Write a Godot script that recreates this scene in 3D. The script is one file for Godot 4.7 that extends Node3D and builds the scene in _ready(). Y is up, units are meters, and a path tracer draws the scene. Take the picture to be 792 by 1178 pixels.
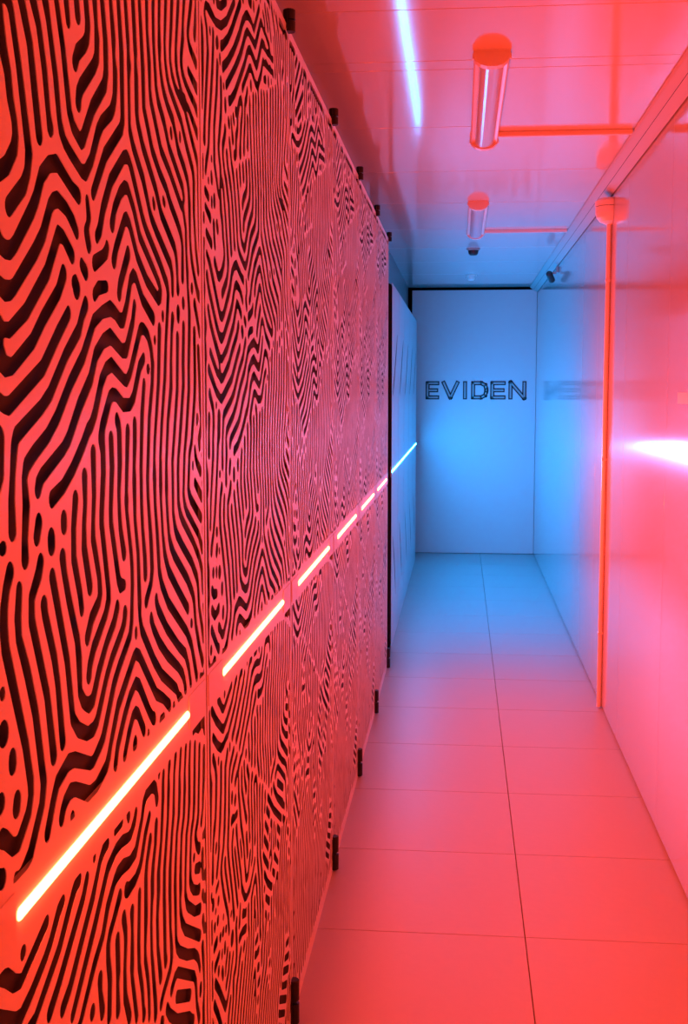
extends Node3D
# A cold aisle between patterned server racks: red light strips near, blue light strips far.
# World axes: x to the right wall, y up, the aisle runs along -z. Z below is the distance along the aisle.

const EYE_HEIGHT := 1.4573
const FOCAL := 1378.6            # pixels, for the 792 x 1178 frame
const YAW := 0.0968
const PITCH := 0.1004
const EXPOSURE := 1.0

const RED := Color(1.0, 0.052, 0.015)     # linear colours of the light strips
const BLUE := Color(0.0, 0.33, 1.0)
const RED_STRIP_ENERGY := 2.05
const BLUE_STRIP_ENERGY := 1.6
const RED_TUBE_GLOW := 70.0
const BLUE_TUBE_GLOW := 35.0

const WALL_R := 0.661            # right wall
const CEIL := 2.373
const FRONT := -0.3754           # front face of the red racks
const RACK_PITCH := 0.9
const RACK_FIRST := 0.8321       # distance of the near edge of the first rack in view
const RACK_TOP := 2.232
const STRIP_Y := 1.008
const BLUE_FRONT := -0.382
const BLUE_START := 6.69
const BLUE_TOP := 2.05
const FAR := 10.787
const NEAR := -1.05
const SHEET := 0.0009            # thickness of the laser-cut metal door sheets
const CAVITY := 0.0075           # depth from the sheet's front to the panel behind it

# Slots cut through a rack door: each one is a bent line of points, millimetres from the hinge side, millimetres up, half width in tenths of a millimetre.
const SLOTS := [
	[700, 494, 90, 680, 512, 90],
	[470, 1240, 65, 454, 1242, 92, 447, 1250, 86, 422, 1315, 80, 422, 1330, 81, 430, 1376, 95, 428, 1406, 95],
	[178, 538, 150],
	[26, 704, 95, 30, 742, 73, 36, 764, 76, 43, 778, 111, 52, 794, 86, 58, 820, 93, 62, 854, 95, 56, 874, 84, 40, 893, 90],
	[34, 1364, 95, 35, 1394, 70, 38, 1418, 95],
	[728, 968, 77, 719, 937, 74, 718, 913, 92, 712, 884, 82, 698, 862, 73, 689, 823, 81, 685, 799, 94, 686, 722, 74, 692, 707, 84, 706, 694, 84, 751, 668, 82, 794, 649, 77, 812, 636, 80, 820, 628, 77, 830, 608, 65],
	[752, 64, 77, 757, 49, 84, 758, 38, 65],
	[790, 524, 65, 776, 524, 95],
	[62, 1715, 90, 28, 1727, 65],
	[424, 1568, 65, 394, 1564, 77, 380, 1556, 77],
	[92, 1054, 95, 86, 1056, 83, 40, 1094, 90],
	[509, 482, 77, 512, 482, 90],
	[842, 2035, 65, 847, 2062, 65, 847, 2110, 94, 850, 2126, 95, 850, 2173, 95, 847, 2188, 65, 848, 2206, 95],
	[196, 568, 95, 183, 614, 76, 156, 679, 77, 149, 704, 81, 148, 712, 91, 160, 761, 92, 164, 814, 69, 169, 832, 77, 176, 840, 82, 206, 856, 77],
	[682, 2081, 90, 664, 2081, 65, 646, 2081, 94, 632, 2078, 65, 596, 2078, 95, 580, 2074, 65, 562, 2074, 82, 554, 2068, 80, 532, 2040, 86, 506, 2020, 86, 500, 2011, 95],
	[244, 532, 95, 254, 562, 65],
	[232, 736, 77, 205, 737, 71, 190, 741, 96, 184, 740, 95],
	[424, 1996, 120, 422, 1996, 90],
	[88, 1709, 95, 89, 1696, 87, 94, 1678, 77],
	[386, 1882, 90, 388, 1894, 93, 388, 1909, 66, 388, 1930, 95],
	[794, 266, 95, 793, 304, 65, 796, 320, 95, 796, 350, 65, 800, 397, 86, 805, 422, 92, 806, 442, 73, 812, 458, 95],
	[128, 1306, 95, 119, 1294, 83, 113, 1279, 89, 111, 1262, 95, 113, 1244, 93, 153, 1150, 82, 163, 1114, 83, 163, 1102, 76, 156, 1088, 80, 130, 1070, 82, 118, 1071, 80, 102, 1084, 88, 94, 1088, 90],
	[146, 1784, 107, 157, 1782, 93, 165, 1774, 76, 180, 1732, 77, 199, 1664, 95, 194, 1646, 77, 184, 1633, 87, 148, 1610, 90],
	[146, 1784, 107, 142, 1804, 82, 132, 1823, 90, 130, 1834, 86, 150, 1882, 91, 154, 1903, 95, 154, 1936, 95],
	[146, 1784, 107, 140, 1777, 68, 140, 1760, 90],
	[128, 1102, 95, 130, 1108, 95],
	[184, 506, 77, 156, 474, 80, 132, 452, 79, 118, 449, 93, 113, 452, 86, 70, 500, 88, 38, 530, 90],
	[400, 332, 90, 400, 364, 75, 394, 370, 98, 384, 366, 76, 374, 358, 77, 354, 327, 72, 340, 301, 69, 332, 278, 66, 322, 217, 65, 320, 92, 78, 311, 44, 68],
	[400, 332, 90, 389, 330, 73, 377, 318, 69, 358, 278, 68, 347, 235, 65, 344, 211, 65, 344, 118, 65, 347, 103, 95, 347, 67, 95, 341, 44, 68],
	[400, 332, 90, 403, 322, 65, 403, 308, 75, 380, 268, 73, 367, 214, 65, 367, 193, 89, 367, 148, 65, 374, 103, 95, 374, 82, 65, 376, 67, 95, 374, 38, 65],
	[887, 1262, 35, 884, 1258, 65, 884, 1252, 65],
	[554, 52, 90, 550, 76, 73, 542, 94, 73, 533, 134, 65, 532, 170, 65, 540, 200, 77, 562, 242, 77],
	[218, 1886, 95, 214, 1888, 95],
	[218, 550, 95, 214, 542, 95, 217, 512, 95, 216, 488, 93, 208, 473, 94, 191, 466, 88, 186, 460, 100, 183, 434, 86, 179, 422, 82, 162, 390, 75, 155, 368, 72, 145, 301, 65, 145, 260, 95, 143, 244, 65, 142, 226, 89, 132, 182, 82, 83, 79, 89],
	[380, 2176, 95, 385, 2180, 90, 388, 2186, 75, 388, 2206, 95],
	[629, 718, 95, 626, 728, 86, 626, 808, 94, 629, 841, 89, 652, 904, 77, 658, 938, 92, 659, 956, 70, 664, 970, 90],
	[584, 2132, 65, 634, 2122, 84, 639, 2116, 95, 640, 2108, 95],
	[584, 2132, 65, 582, 2148, 76, 576, 2155, 73, 562, 2162, 65],
	[584, 2132, 65, 572, 2132, 66, 548, 2138, 81, 536, 2137, 84, 481, 2084, 88, 472, 2078, 88, 400, 2081, 69, 388, 2077, 77, 370, 2065, 86, 337, 2033, 86, 310, 2012, 83, 272, 1986, 80, 196, 1940, 77],
	[340, 1582, 77, 352, 1576, 90],
	[316, 1240, 77, 312, 1256, 82, 295, 1294, 86, 296, 1324, 81, 304, 1352, 95],
	[334, 1372, 95, 334, 1345, 71, 329, 1324, 73, 328, 1300, 92, 344, 1258, 95],
	[148, 1288, 77, 143, 1264, 86, 144, 1246, 77, 162, 1212, 86, 179, 1172, 84, 196, 1102, 88, 190, 1084, 83, 158, 1050, 88, 140, 1043, 66, 130, 1042, 42, 122, 1042, 65],
	[656, 554, 65, 656, 520, 95],
	[334, 1168, 90, 338, 1178, 88, 352, 1193, 88, 396, 1220, 79, 408, 1234, 91, 408, 1246, 85, 388, 1318, 86, 389, 1330, 89, 398, 1372, 95, 398, 1394, 95, 394, 1408, 124, 398, 1420, 100, 427, 1450, 88, 436, 1454, 77, 451, 1453, 76, 478, 1442, 81, 506, 1442, 77, 522, 1451, 84, 550, 1486, 86, 568, 1496, 77],
	[28, 662, 107, 28, 666, 83, 22, 671, 41, 18, 674, 45, 16, 682, 65],
	[82, 434, 77, 58, 466, 86, 28, 500, 90],
	[832, 572, 95, 832, 578, 95],
	[454, 890, 95, 463, 886, 92, 493, 886, 78, 512, 892, 80, 520, 898, 87, 541, 924, 86, 560, 938, 77],
	[94, 1742, 95, 94, 1748, 95],
	[94, 554, 65, 92, 550, 77],
	[658, 664, 95, 676, 672, 82, 692, 672, 76, 792, 616, 79, 801, 601, 82, 806, 566, 75, 820, 536, 90],
	[104, 2108, 90, 198, 2180, 79, 224, 2204, 77],
	[500, 2011, 95, 472, 2012, 74, 427, 2026, 85, 410, 2022, 76, 360, 1986, 72, 340, 1970, 77],
	[500, 2011, 95, 502, 2000, 69, 506, 1984, 95, 506, 1952, 78, 509, 1924, 74, 523, 1849, 83, 524, 1838, 65, 526, 1823, 95, 524, 1808, 65, 524, 1759, 65, 526, 1750, 83, 538, 1736, 87, 580, 1706, 90, 608, 1673, 77, 616, 1666, 82, 638, 1654, 84, 710, 1620, 87, 718, 1606, 86, 718, 1586, 77],
	[544, 632, 90, 578, 608, 90],
	[710, 2086, 95, 704, 2116, 51, 688, 2150, 65],
	[56, 746, 77, 52, 740, 65],
	[586, 1484, 65, 590, 1484, 65],
	[772, 86, 77, 700, 122, 83, 688, 130, 90],
	[755, 190, 95, 830, 160, 90],
	[80, 974, 65, 96, 966, 86, 112, 953, 82, 127, 947, 68, 194, 970, 77],
	[56, 1180, 95],
	[442, 974, 65, 416, 974, 65],
	[820, 509, 77, 808, 504, 84, 800, 496, 84, 781, 460, 80, 776, 445, 81, 775, 424, 94, 770, 400, 71, 770, 341, 95, 766, 326, 65, 766, 304, 95, 761, 272, 78, 763, 235, 91, 754, 224, 90, 730, 205, 88, 712, 182, 90],
	[236, 2152, 90, 111, 2078, 86, 106, 2078, 90],
	[460, 2146, 77, 460, 2140, 95],
	[806, 974, 65, 820, 973, 42, 841, 970, 94, 859, 970, 68, 872, 970, 95, 876, 967, 106, 881, 956, 95],
	[836, 224, 90, 796, 232, 77],
	[646, 1534, 95, 637, 1469, 82, 614, 1396, 69, 610, 1372, 66, 610, 1354, 95, 611, 1318, 74, 619, 1282, 82, 627, 1232, 86, 638, 1214, 88, 671, 1184, 86, 772, 1126, 82, 790, 1111, 88, 802, 1100, 87, 832, 1048, 90],
	[514, 584, 90, 560, 548, 90],
	[824, 2090, 65, 824, 2078, 94, 820, 2062, 66, 817, 2018, 94, 797, 1948, 69, 796, 1930, 93, 785, 1903, 85, 785, 1892, 93, 790, 1883, 86, 805, 1874, 73, 830, 1866, 71, 862, 1858, 77, 881, 1850, 90],
	[322, 692, 90, 308, 710, 86, 278, 764, 77, 278, 784, 94, 278, 800, 65],
	[881, 650, 95, 881, 664, 65, 881, 698, 95],
	[881, 650, 95, 860, 656, 75, 854, 674, 90],
	[881, 650, 95, 881, 556, 65, 881, 538, 94, 881, 460, 95, 878, 452, 125],
	[881, 1142, 65, 884, 1138, 65, 884, 1132, 65],
	[226, 1684, 95, 208, 1758, 86, 190, 1789, 95, 176, 1802, 77, 164, 1823, 77, 164, 1840, 92, 180, 1859, 88, 184, 1870, 95],
	[34, 1064, 90],
	[568, 2014, 95, 572, 2006, 95, 572, 1948, 78, 574, 1934, 95, 574, 1916, 78, 586, 1835, 95, 588, 1790, 86, 625, 1748, 86, 661, 1727, 83, 692, 1714, 80, 714, 1698, 86, 750, 1680, 86, 767, 1669, 86, 774, 1660, 77, 778, 1651, 75, 776, 1610, 95],
	[568, 1466, 77, 557, 1430, 89, 548, 1366, 78, 548, 1322, 78, 551, 1294, 74, 559, 1258, 92, 560, 1238, 95],
	[584, 1180, 90, 594, 1166, 79, 622, 1142, 86, 664, 1116, 84, 722, 1087, 77, 746, 1072, 87, 756, 1060, 84, 761, 1048, 90],
	[86, 1240, 90],
	[410, 1970, 65, 412, 1960, 95, 412, 1940, 78, 419, 1894, 81, 436, 1823, 95, 436, 1792, 92, 430, 1777, 88, 386, 1744, 88, 352, 1706, 90, 346, 1703, 90, 341, 1704, 82, 322, 1712, 84, 312, 1724, 86, 297, 1779, 82, 280, 1820, 77],
	[632, 652, 90, 646, 636, 88, 684, 608, 86, 756, 570, 112, 772, 561, 80, 782, 554, 90],
	[881, 146, 95, 881, 164, 65, 881, 184, 94, 881, 236, 65, 881, 256, 95, 881, 356, 94, 881, 379, 65, 881, 398, 95],
	[881, 146, 95, 862, 145, 68, 854, 138, 73, 850, 95, 82, 836, 64, 71, 830, 34, 71],
	[881, 146, 95, 881, 130, 65, 881, 64, 95],
	[698, 970, 90, 689, 949, 69, 682, 896, 82, 672, 874, 77, 659, 832, 89, 656, 805, 95, 656, 748, 71, 661, 718, 92, 660, 706, 91, 652, 696, 84, 614, 682, 80, 602, 674, 90],
	[362, 1648, 65, 366, 1633, 83, 362, 1624, 62, 358, 1616, 95],
	[14, 1766, 35, 15, 1792, 52, 14, 1798, 35],
	[208, 1264, 95, 210, 1255, 85, 232, 1210, 82, 240, 1183, 77, 250, 1124, 90],
	[70, 562, 77, 38, 556, 95],
	[758, 964, 77, 749, 931, 70, 748, 910, 92, 741, 874, 82, 727, 853, 79, 722, 835, 69, 716, 796, 89, 716, 778, 95, 712, 764, 65, 714, 748, 75, 721, 730, 87, 740, 710, 86, 832, 658, 90],
	[124, 482, 90, 145, 497, 77, 154, 518, 90],
	[122, 1142, 95, 122, 1148, 90],
	[514, 1178, 65, 514, 1174, 65],
	[16, 1712, 65, 16, 1706, 65],
	[380, 778, 90, 385, 818, 92, 380, 844, 86, 381, 859, 85, 389, 869, 80, 402, 876, 79, 428, 893, 95],
	[236, 1898, 65, 240, 1882, 72, 248, 1868, 107],
	[422, 1048, 90, 431, 1065, 83, 460, 1091, 84, 484, 1108, 80, 509, 1118, 76, 524, 1111, 88, 568, 1068, 82, 584, 1055, 86, 592, 1052, 90],
	[442, 43, 82, 431, 94, 70, 421, 160, 65, 421, 182, 95, 422, 220, 68, 431, 247, 79, 452, 280, 79, 458, 298, 94, 499, 334, 86, 506, 361, 88, 531, 415, 93, 529, 421, 89, 520, 428, 77],
	[500, 556, 77, 512, 545, 87, 560, 509, 90],
	[334, 524, 90, 334, 488, 78, 338, 476, 77, 338, 460, 65, 333, 445, 72, 318, 416, 80, 275, 350, 83, 260, 310, 68, 256, 290, 65, 256, 232, 95, 253, 217, 65, 250, 161, 82, 238, 107, 82, 221, 55, 99, 220, 38, 66],
	[116, 1706, 95, 112, 1712, 95],
	[664, 1552, 77, 664, 1550, 65],
	[344, 1822, 95, 340, 1840, 95],
	[14, 2014, 35, 20, 2042, 95],
	[566, 302, 95, 572, 302, 95],
	[776, 524, 95, 761, 536, 90],
	[776, 524, 95, 772, 503, 76, 746, 454, 85, 743, 436, 95, 742, 406, 95, 739, 391, 65, 739, 326, 95, 736, 310, 66, 736, 296, 91, 730, 272, 71, 730, 250, 96, 725, 242, 92, 710, 226, 86, 683, 190, 79, 672, 158, 87, 662, 136, 77, 656, 110, 68, 656, 92, 68, 667, 49, 82, 667, 34, 65],
	[608, 64, 69, 602, 91, 65, 605, 134, 66, 614, 170, 73, 632, 211, 76, 663, 260, 80, 675, 286, 77, 682, 314, 75, 682, 334, 65, 685, 350, 95, 684, 439, 79, 670, 444, 87, 662, 439, 84, 656, 430, 69, 658, 388, 95, 662, 362, 65, 658, 346, 65, 658, 326, 69, 651, 298, 76, 643, 278, 77, 614, 235, 77, 590, 182, 73, 581, 146, 66, 579, 121, 61, 576, 113, 72, 572, 110, 95],
	[46, 2206, 95, 62, 2206, 66, 76, 2206, 95],
	[46, 2206, 95, 34, 2206, 66, 23, 2206, 86, 18, 2200, 75, 20, 2150, 95, 16, 2122, 65, 20, 2110, 95],
	[46, 2206, 95, 46, 2192, 65, 50, 2168, 95, 48, 2138, 86, 40, 2117, 72, 20, 2110, 95],
	[586, 2180, 90, 606, 2160, 75, 620, 2150, 90],
	[626, 1688, 65, 629, 1684, 77],
	[842, 473, 90, 826, 484, 90],
	[104, 2045, 95],
	[884, 1324, 65, 887, 1330, 35],
	[314, 1808, 77, 308, 1832, 90],
	[370, 1850, 95, 376, 1823, 92, 372, 1808, 84, 364, 1800, 82, 341, 1786, 88, 332, 1774, 90],
	[409, 47, 92, 392, 182, 65, 395, 224, 68, 410, 272, 77],
	[194, 1328, 90, 200, 1340, 95],
	[46, 1154, 90, 58, 1146, 85, 80, 1144, 77],
	[887, 2047, 35, 884, 2042, 35, 880, 1993, 90, 868, 1952, 95],
	[26, 1822, 95, 29, 1846, 81, 58, 1954, 95, 51, 1987, 80, 37, 2003, 70, 41, 2014, 52, 49, 2018, 66, 73, 2018, 95, 118, 2014, 71, 160, 2021, 77, 206, 2042, 76, 274, 2093, 77],
	[712, 2060, 95, 710, 1993, 95, 694, 1894, 65, 696, 1872, 73, 704, 1856, 79, 716, 1844, 72, 780, 1816, 77, 810, 1790, 86, 846, 1765, 86, 853, 1750, 93, 850, 1709, 78, 857, 1672, 70, 860, 1658, 77, 874, 1628, 77],
	[398, 509, 95, 398, 484, 95],
	[542, 1052, 90, 518, 1078, 82, 506, 1084, 76, 494, 1081, 79, 476, 1066, 86, 458, 1046, 77],
	[881, 1168, 95, 874, 1198, 85, 856, 1219, 77, 819, 1246, 72, 756, 1283, 77, 743, 1294, 82, 734, 1310, 85, 734, 1351, 81, 737, 1368, 79, 747, 1392, 86, 772, 1466, 91, 772, 1495, 95, 778, 1544, 95],
	[590, 287, 65, 598, 298, 65, 600, 310, 72, 613, 341, 65, 620, 379, 72, 628, 403, 94, 629, 434, 95],
	[251, 47, 68, 268, 109, 75, 277, 166, 69, 278, 196, 65, 280, 211, 68, 280, 268, 65, 288, 304, 71, 302, 340, 77, 340, 398, 79, 352, 422, 77, 361, 454, 69, 366, 526, 92, 391, 542, 79, 410, 548, 95],
	[598, 946, 95, 592, 962, 88, 583, 968, 87, 574, 970, 78, 548, 970, 83, 536, 963, 86, 526, 947, 77, 496, 918, 86, 470, 916, 78, 442, 922, 95, 422, 922, 95, 410, 919, 81, 382, 901, 90, 363, 878, 79, 332, 861, 83, 288, 828, 73, 280, 824, 51, 265, 820, 77, 248, 810, 86, 244, 806, 77],
	[568, 2042, 65, 590, 2047, 90],
	[512, 512, 90, 550, 479, 86, 599, 449, 86, 604, 448, 90],
	[382, 1658, 77, 427, 1705, 86, 490, 1745, 82, 496, 1756, 86, 496, 1831, 95, 479, 1927, 68, 479, 1952, 95, 476, 1972, 65, 476, 1988, 95],
	[692, 1042, 65, 694, 1042, 65],
	[352, 2204, 90, 326, 2188, 90],
	[52, 34, 68, 53, 91, 93, 97, 176, 84, 108, 206, 82, 118, 256, 75, 122, 320, 65, 131, 388, 68, 140, 419, 87, 158, 440, 90],
	[20, 26, 95, 20, 116, 95],
	[560, 328, 95, 568, 374, 65, 572, 382, 95],
	[32, 1778, 65, 38, 1792, 83, 55, 1816, 75, 62, 1852, 80, 90, 1940, 91, 97, 1976, 92, 98, 1994, 77],
	[74, 2047, 95, 77, 2078, 72, 86, 2093, 77],
	[74, 1990, 65, 76, 1988, 65],
	[136, 538, 65, 136, 534, 76, 123, 518, 84, 119, 506, 65],
	[106, 2182, 90, 134, 2206, 84],
	[856, 1042, 65, 872, 1040, 38, 883, 1044, 62, 887, 1048, 35],
	[188, 1904, 95, 188, 1912, 95],
	[266, 446, 95, 240, 408, 86, 220, 373, 84, 209, 343, 73, 202, 310, 66, 202, 250, 95, 199, 235, 65, 199, 205, 95, 196, 184, 89, 178, 125, 86, 166, 98, 98, 149, 70, 89, 149, 56, 93, 154, 41, 77],
	[46, 440, 90, 49, 427, 90, 44, 400, 65, 44, 368, 95, 44, 346, 66, 46, 332, 86, 46, 301, 86, 44, 286, 65, 43, 262, 69, 36, 246, 70, 20, 242, 95],
	[782, 1156, 90, 722, 1194, 86, 676, 1225, 90, 665, 1238, 87, 656, 1250, 86, 647, 1277, 69, 640, 1322, 66, 640, 1340, 95, 641, 1376, 70, 650, 1416, 75, 670, 1475, 82, 678, 1520, 76, 693, 1576, 85, 694, 1582, 86, 688, 1594, 88, 652, 1617, 79, 590, 1649, 77, 574, 1661, 80, 530, 1708, 86, 520, 1716, 76, 512, 1719, 83, 498, 1716, 76, 445, 1681, 86, 416, 1648, 86, 402, 1624, 86, 392, 1616, 77],
	[68, 1678, 90, 34, 1690, 77],
	[230, 2116, 95, 229, 2098, 93, 226, 2093, 77],
	[638, 500, 90, 686, 466, 65],
	[422, 2206, 95, 436, 2206, 66, 452, 2206, 95],
	[422, 2206, 95, 410, 2206, 66, 388, 2206, 95],
	[422, 2206, 95, 421, 2186, 75, 408, 2162, 72, 406, 2156, 65, 408, 2138, 86, 416, 2134, 65, 430, 2135, 72, 433, 2138, 89, 437, 2154, 66, 450, 2180, 91, 452, 2194, 66, 452, 2206, 95],
	[800, 790, 77],
	[802, 2102, 65, 806, 2112, 86, 819, 2126, 88, 820, 2137, 66, 823, 2150, 92, 818, 2188, 65, 818, 2206, 95],
	[268, 1330, 95, 268, 1336, 95],
	[856, 776, 90, 855, 742, 77, 859, 738, 72, 881, 734, 95],
	[350, 1544, 90, 338, 1533, 79, 326, 1517, 84, 285, 1492, 77, 238, 1455, 80, 214, 1443, 77, 151, 1420, 84, 146, 1412, 85, 140, 1387, 69, 136, 1366, 78, 136, 1340, 95],
	[382, 752, 107, 376, 746, 84, 374, 736, 78, 374, 709, 71, 380, 662, 95, 380, 608, 71, 376, 598, 84, 368, 592, 65],
	[746, 514, 95, 713, 457, 97, 712, 430, 65, 712, 346, 95, 710, 332, 65, 709, 310, 89, 700, 263, 86, 662, 208, 77, 648, 178, 77, 632, 134, 69, 629, 116, 65, 629, 92, 65, 637, 49, 83, 638, 38, 65],
	[116, 556, 77, 116, 548, 90],
	[592, 916, 95, 586, 892, 82, 574, 871, 88, 569, 856, 95, 568, 835, 94, 564, 823, 74, 560, 799, 65, 560, 764, 68, 574, 691, 92, 574, 674, 95],
	[314, 1858, 120, 318, 1879, 77, 324, 1903, 94, 336, 1927, 72, 337, 1940, 77, 334, 1944, 86, 328, 1948, 91, 314, 1944, 76, 306, 1936, 84, 292, 1918, 95],
	[128, 1955, 95, 121, 1918, 90, 98, 1855, 81, 97, 1804, 91, 98, 1800, 86, 122, 1766, 79, 130, 1760, 75, 140, 1760, 90],
	[884, 860, 35, 881, 800, 95],
	[232, 1322, 107, 232, 1316, 107],
	[256, 1697, 95, 252, 1708, 74, 244, 1746, 82, 232, 1780, 80, 219, 1798, 99, 206, 1811, 77, 198, 1826, 86, 196, 1834, 95],
	[74, 1736, 65, 74, 1744, 65],
	[748, 1592, 95, 746, 1606, 65, 744, 1624, 83, 740, 1636, 86, 732, 1645, 87, 664, 1678, 86, 638, 1705, 86, 580, 1745, 88, 560, 1766, 86, 556, 1777, 92, 556, 1819, 95, 554, 1834, 66, 554, 1846, 92, 542, 1936, 86, 542, 1976, 95, 538, 1990, 92, 538, 2009, 95],
	[104, 584, 90, 100, 584, 77],
	[388, 2206, 95, 380, 2206, 95],
	[758, 2105, 65, 750, 2128, 66, 730, 2174, 65],
	[452, 1598, 95, 461, 1612, 83, 497, 1648, 79, 506, 1650, 84, 517, 1645, 77, 548, 1613, 77, 589, 1589, 82, 643, 1571, 85, 652, 1574, 84, 654, 1582, 84, 649, 1590, 73, 634, 1599, 69, 560, 1637, 77, 535, 1666, 77, 512, 1684, 78, 500, 1684, 79, 482, 1675, 79, 458, 1654, 79, 448, 1636, 95],
	[854, 173, 90],
	[332, 2158, 77, 352, 2174, 90],
	[16, 608, 65, 16, 638, 65],
	[538, 284, 95, 528, 280, 76, 518, 272, 87, 488, 229, 84, 482, 214, 81, 479, 193, 81, 479, 160, 65, 482, 146, 94, 482, 128, 68, 498, 55, 73, 505, 41, 69],
	[340, 1738, 95, 342, 1747, 92, 350, 1756, 88, 394, 1787, 83, 404, 1798, 87, 406, 1819, 95, 404, 1831, 70, 400, 1856, 95],
	[20, 2042, 95, 34, 2042, 68, 42, 2046, 82, 46, 2054, 83, 47, 2072, 68, 51, 2090, 90, 78, 2122, 96, 76, 2140, 65, 79, 2164, 95, 76, 2191, 66, 76, 2206, 95],
	[20, 2042, 95, 16, 2050, 65, 20, 2078, 95, 20, 2110, 95],
	[119, 1510, 107, 130, 1508, 66, 142, 1508, 72, 182, 1526, 80, 238, 1565, 86, 272, 1604, 83, 286, 1602, 77, 310, 1588, 90],
	[119, 1510, 107, 80, 1538, 86, 55, 1559, 87, 40, 1580, 77],
	[119, 1510, 107, 122, 1496, 66, 122, 1484, 120],
	[884, 1658, 65, 881, 1681, 65, 880, 1776, 86, 871, 1785, 87, 809, 1830, 73, 802, 1844, 137],
	[188, 38, 66, 186, 64, 106, 207, 110, 86, 223, 170, 83, 226, 211, 65, 230, 226, 95, 230, 290, 65, 232, 304, 95, 236, 331, 73, 251, 368, 83, 288, 422, 83, 299, 442, 84, 312, 458, 72, 316, 470, 65],
	[878, 1882, 95, 826, 1894, 65],
	[242, 602, 65, 208, 682, 65],
	[74, 1780, 77, 76, 1774, 95],
	[320, 748, 95, 305, 776, 72, 302, 802, 77],
	[854, 422, 90, 838, 434, 77],
	[292, 2114, 95, 288, 2122, 96, 287, 2137, 86, 300, 2164, 91, 298, 2200, 77, 292, 2206, 77, 274, 2206, 95],
	[806, 1130, 65, 802, 1132, 77],
	[322, 814, 95],
	[562, 580, 90, 526, 610, 77],
	[548, 260, 90, 530, 241, 80, 515, 214, 80, 508, 196, 71, 508, 154, 95, 509, 124, 66, 524, 58, 74, 530, 50, 90],
	[202, 2072, 90, 164, 2052, 75, 151, 2048, 68, 130, 2047, 95],
	[194, 716, 90, 185, 700, 81, 186, 680, 75, 230, 574, 77],
	[16, 1676, 65, 14, 1660, 35, 16, 1646, 62, 14, 1624, 35, 16, 1610, 65, 14, 1583, 35, 20, 1552, 95, 16, 1538, 65, 19, 1507, 88, 16, 1496, 65, 16, 1408, 65, 14, 1394, 35, 14, 1354, 35, 20, 1331, 95, 20, 1312, 95, 16, 1298, 65, 18, 1232, 82, 16, 1202, 65, 20, 1187, 95, 20, 1144, 95, 16, 1129, 65, 18, 1111, 82, 14, 1060, 35, 18, 1046, 65, 26, 1040, 45, 38, 1040, 35, 56, 1044, 75, 64, 1042, 65],
	[556, 404, 90, 560, 404, 90],
	[742, 1528, 95, 736, 1460, 86, 704, 1366, 74, 704, 1298, 74, 713, 1278, 84, 722, 1268, 86, 754, 1248, 84, 808, 1218, 83, 840, 1192, 87, 847, 1180, 77, 854, 1144, 77, 881, 1094, 90],
	[428, 362, 95, 440, 358, 95],
	[808, 52, 65, 809, 78, 84, 819, 92, 72, 824, 118, 77, 832, 136, 90],
	[332, 1208, 90, 347, 1225, 88, 373, 1238, 80, 378, 1246, 87, 376, 1264, 77, 358, 1306, 86, 359, 1324, 69, 364, 1351, 77, 364, 1394, 95],
	[356, 796, 95, 350, 820, 74, 350, 836, 95],
	[736, 544, 90, 633, 600, 86, 560, 652, 90],
	[28, 1750, 77, 50, 1744, 77],
	[416, 848, 95, 416, 808, 95, 413, 796, 70, 413, 767, 95],
	[68, 652, 90],
	[778, 1576, 95],
	[134, 970, 77],
	[20, 242, 95, 20, 220, 95, 16, 205, 65, 17, 187, 68, 20, 182, 95],
	[20, 242, 95, 16, 250, 65, 16, 274, 65, 20, 290, 95, 20, 322, 95, 16, 338, 65, 16, 403, 65, 20, 419, 95, 20, 460, 95, 14, 484, 35],
	[868, 1516, 95, 874, 1468, 95, 875, 1442, 89, 881, 1420, 77, 880, 1404, 86, 866, 1388, 93, 868, 1376, 65],
	[887, 1354, 35, 884, 1364, 61, 887, 1376, 35],
	[532, 1556, 77, 523, 1536, 79, 494, 1503, 92, 478, 1502, 85, 434, 1516, 95, 408, 1510, 86, 380, 1495, 87, 361, 1470, 87, 324, 1444, 90, 288, 1412, 84, 272, 1403, 77, 211, 1381, 83, 203, 1375, 94, 200, 1370, 90],
	[110, 418, 77, 104, 400, 68, 104, 380, 95, 97, 334, 65, 94, 272, 69, 88, 232, 73, 67, 182, 83, 49, 157, 85, 42, 126, 72, 31, 116, 82, 20, 116, 95],
	[610, 974, 65, 616, 976, 35],
	[80, 874, 65, 80, 878, 65],
	[314, 1562, 77, 320, 1562, 95, 322, 1558, 120],
	[824, 1352, 65, 824, 1354, 65],
	[686, 100, 107, 686, 82, 72, 700, 41, 66],
	[881, 698, 95, 881, 712, 65, 881, 734, 95],
	[881, 698, 95, 863, 701, 72, 854, 712, 90],
	[848, 1580, 90, 878, 1540, 77],
	[34, 1660, 65, 58, 1645, 90, 127, 1577, 90, 136, 1574, 85, 148, 1574, 82, 159, 1580, 79, 202, 1615, 88, 214, 1627, 86, 230, 1650, 86, 250, 1663, 80, 272, 1668, 86, 316, 1652, 77, 334, 1648, 90],
	[542, 376, 65, 533, 346, 81, 531, 319, 97, 488, 284, 88, 464, 247, 84, 452, 220, 73, 448, 196, 69, 452, 164, 95, 452, 146, 66, 464, 74, 69, 472, 46, 82],
	[58, 700, 90, 76, 732, 82, 77, 748, 75, 87, 776, 99, 97, 823, 93, 100, 862, 95],
	[784, 62, 95, 787, 41, 65],
	[52, 1768, 65],
	[638, 362, 65, 637, 344, 65, 628, 308, 72, 615, 282, 72, 589, 250, 80, 580, 221, 71, 564, 184, 71, 557, 154, 66, 556, 136, 65, 561, 118, 61, 572, 110, 95],
	[124, 1984, 95, 130, 1988, 107],
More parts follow.
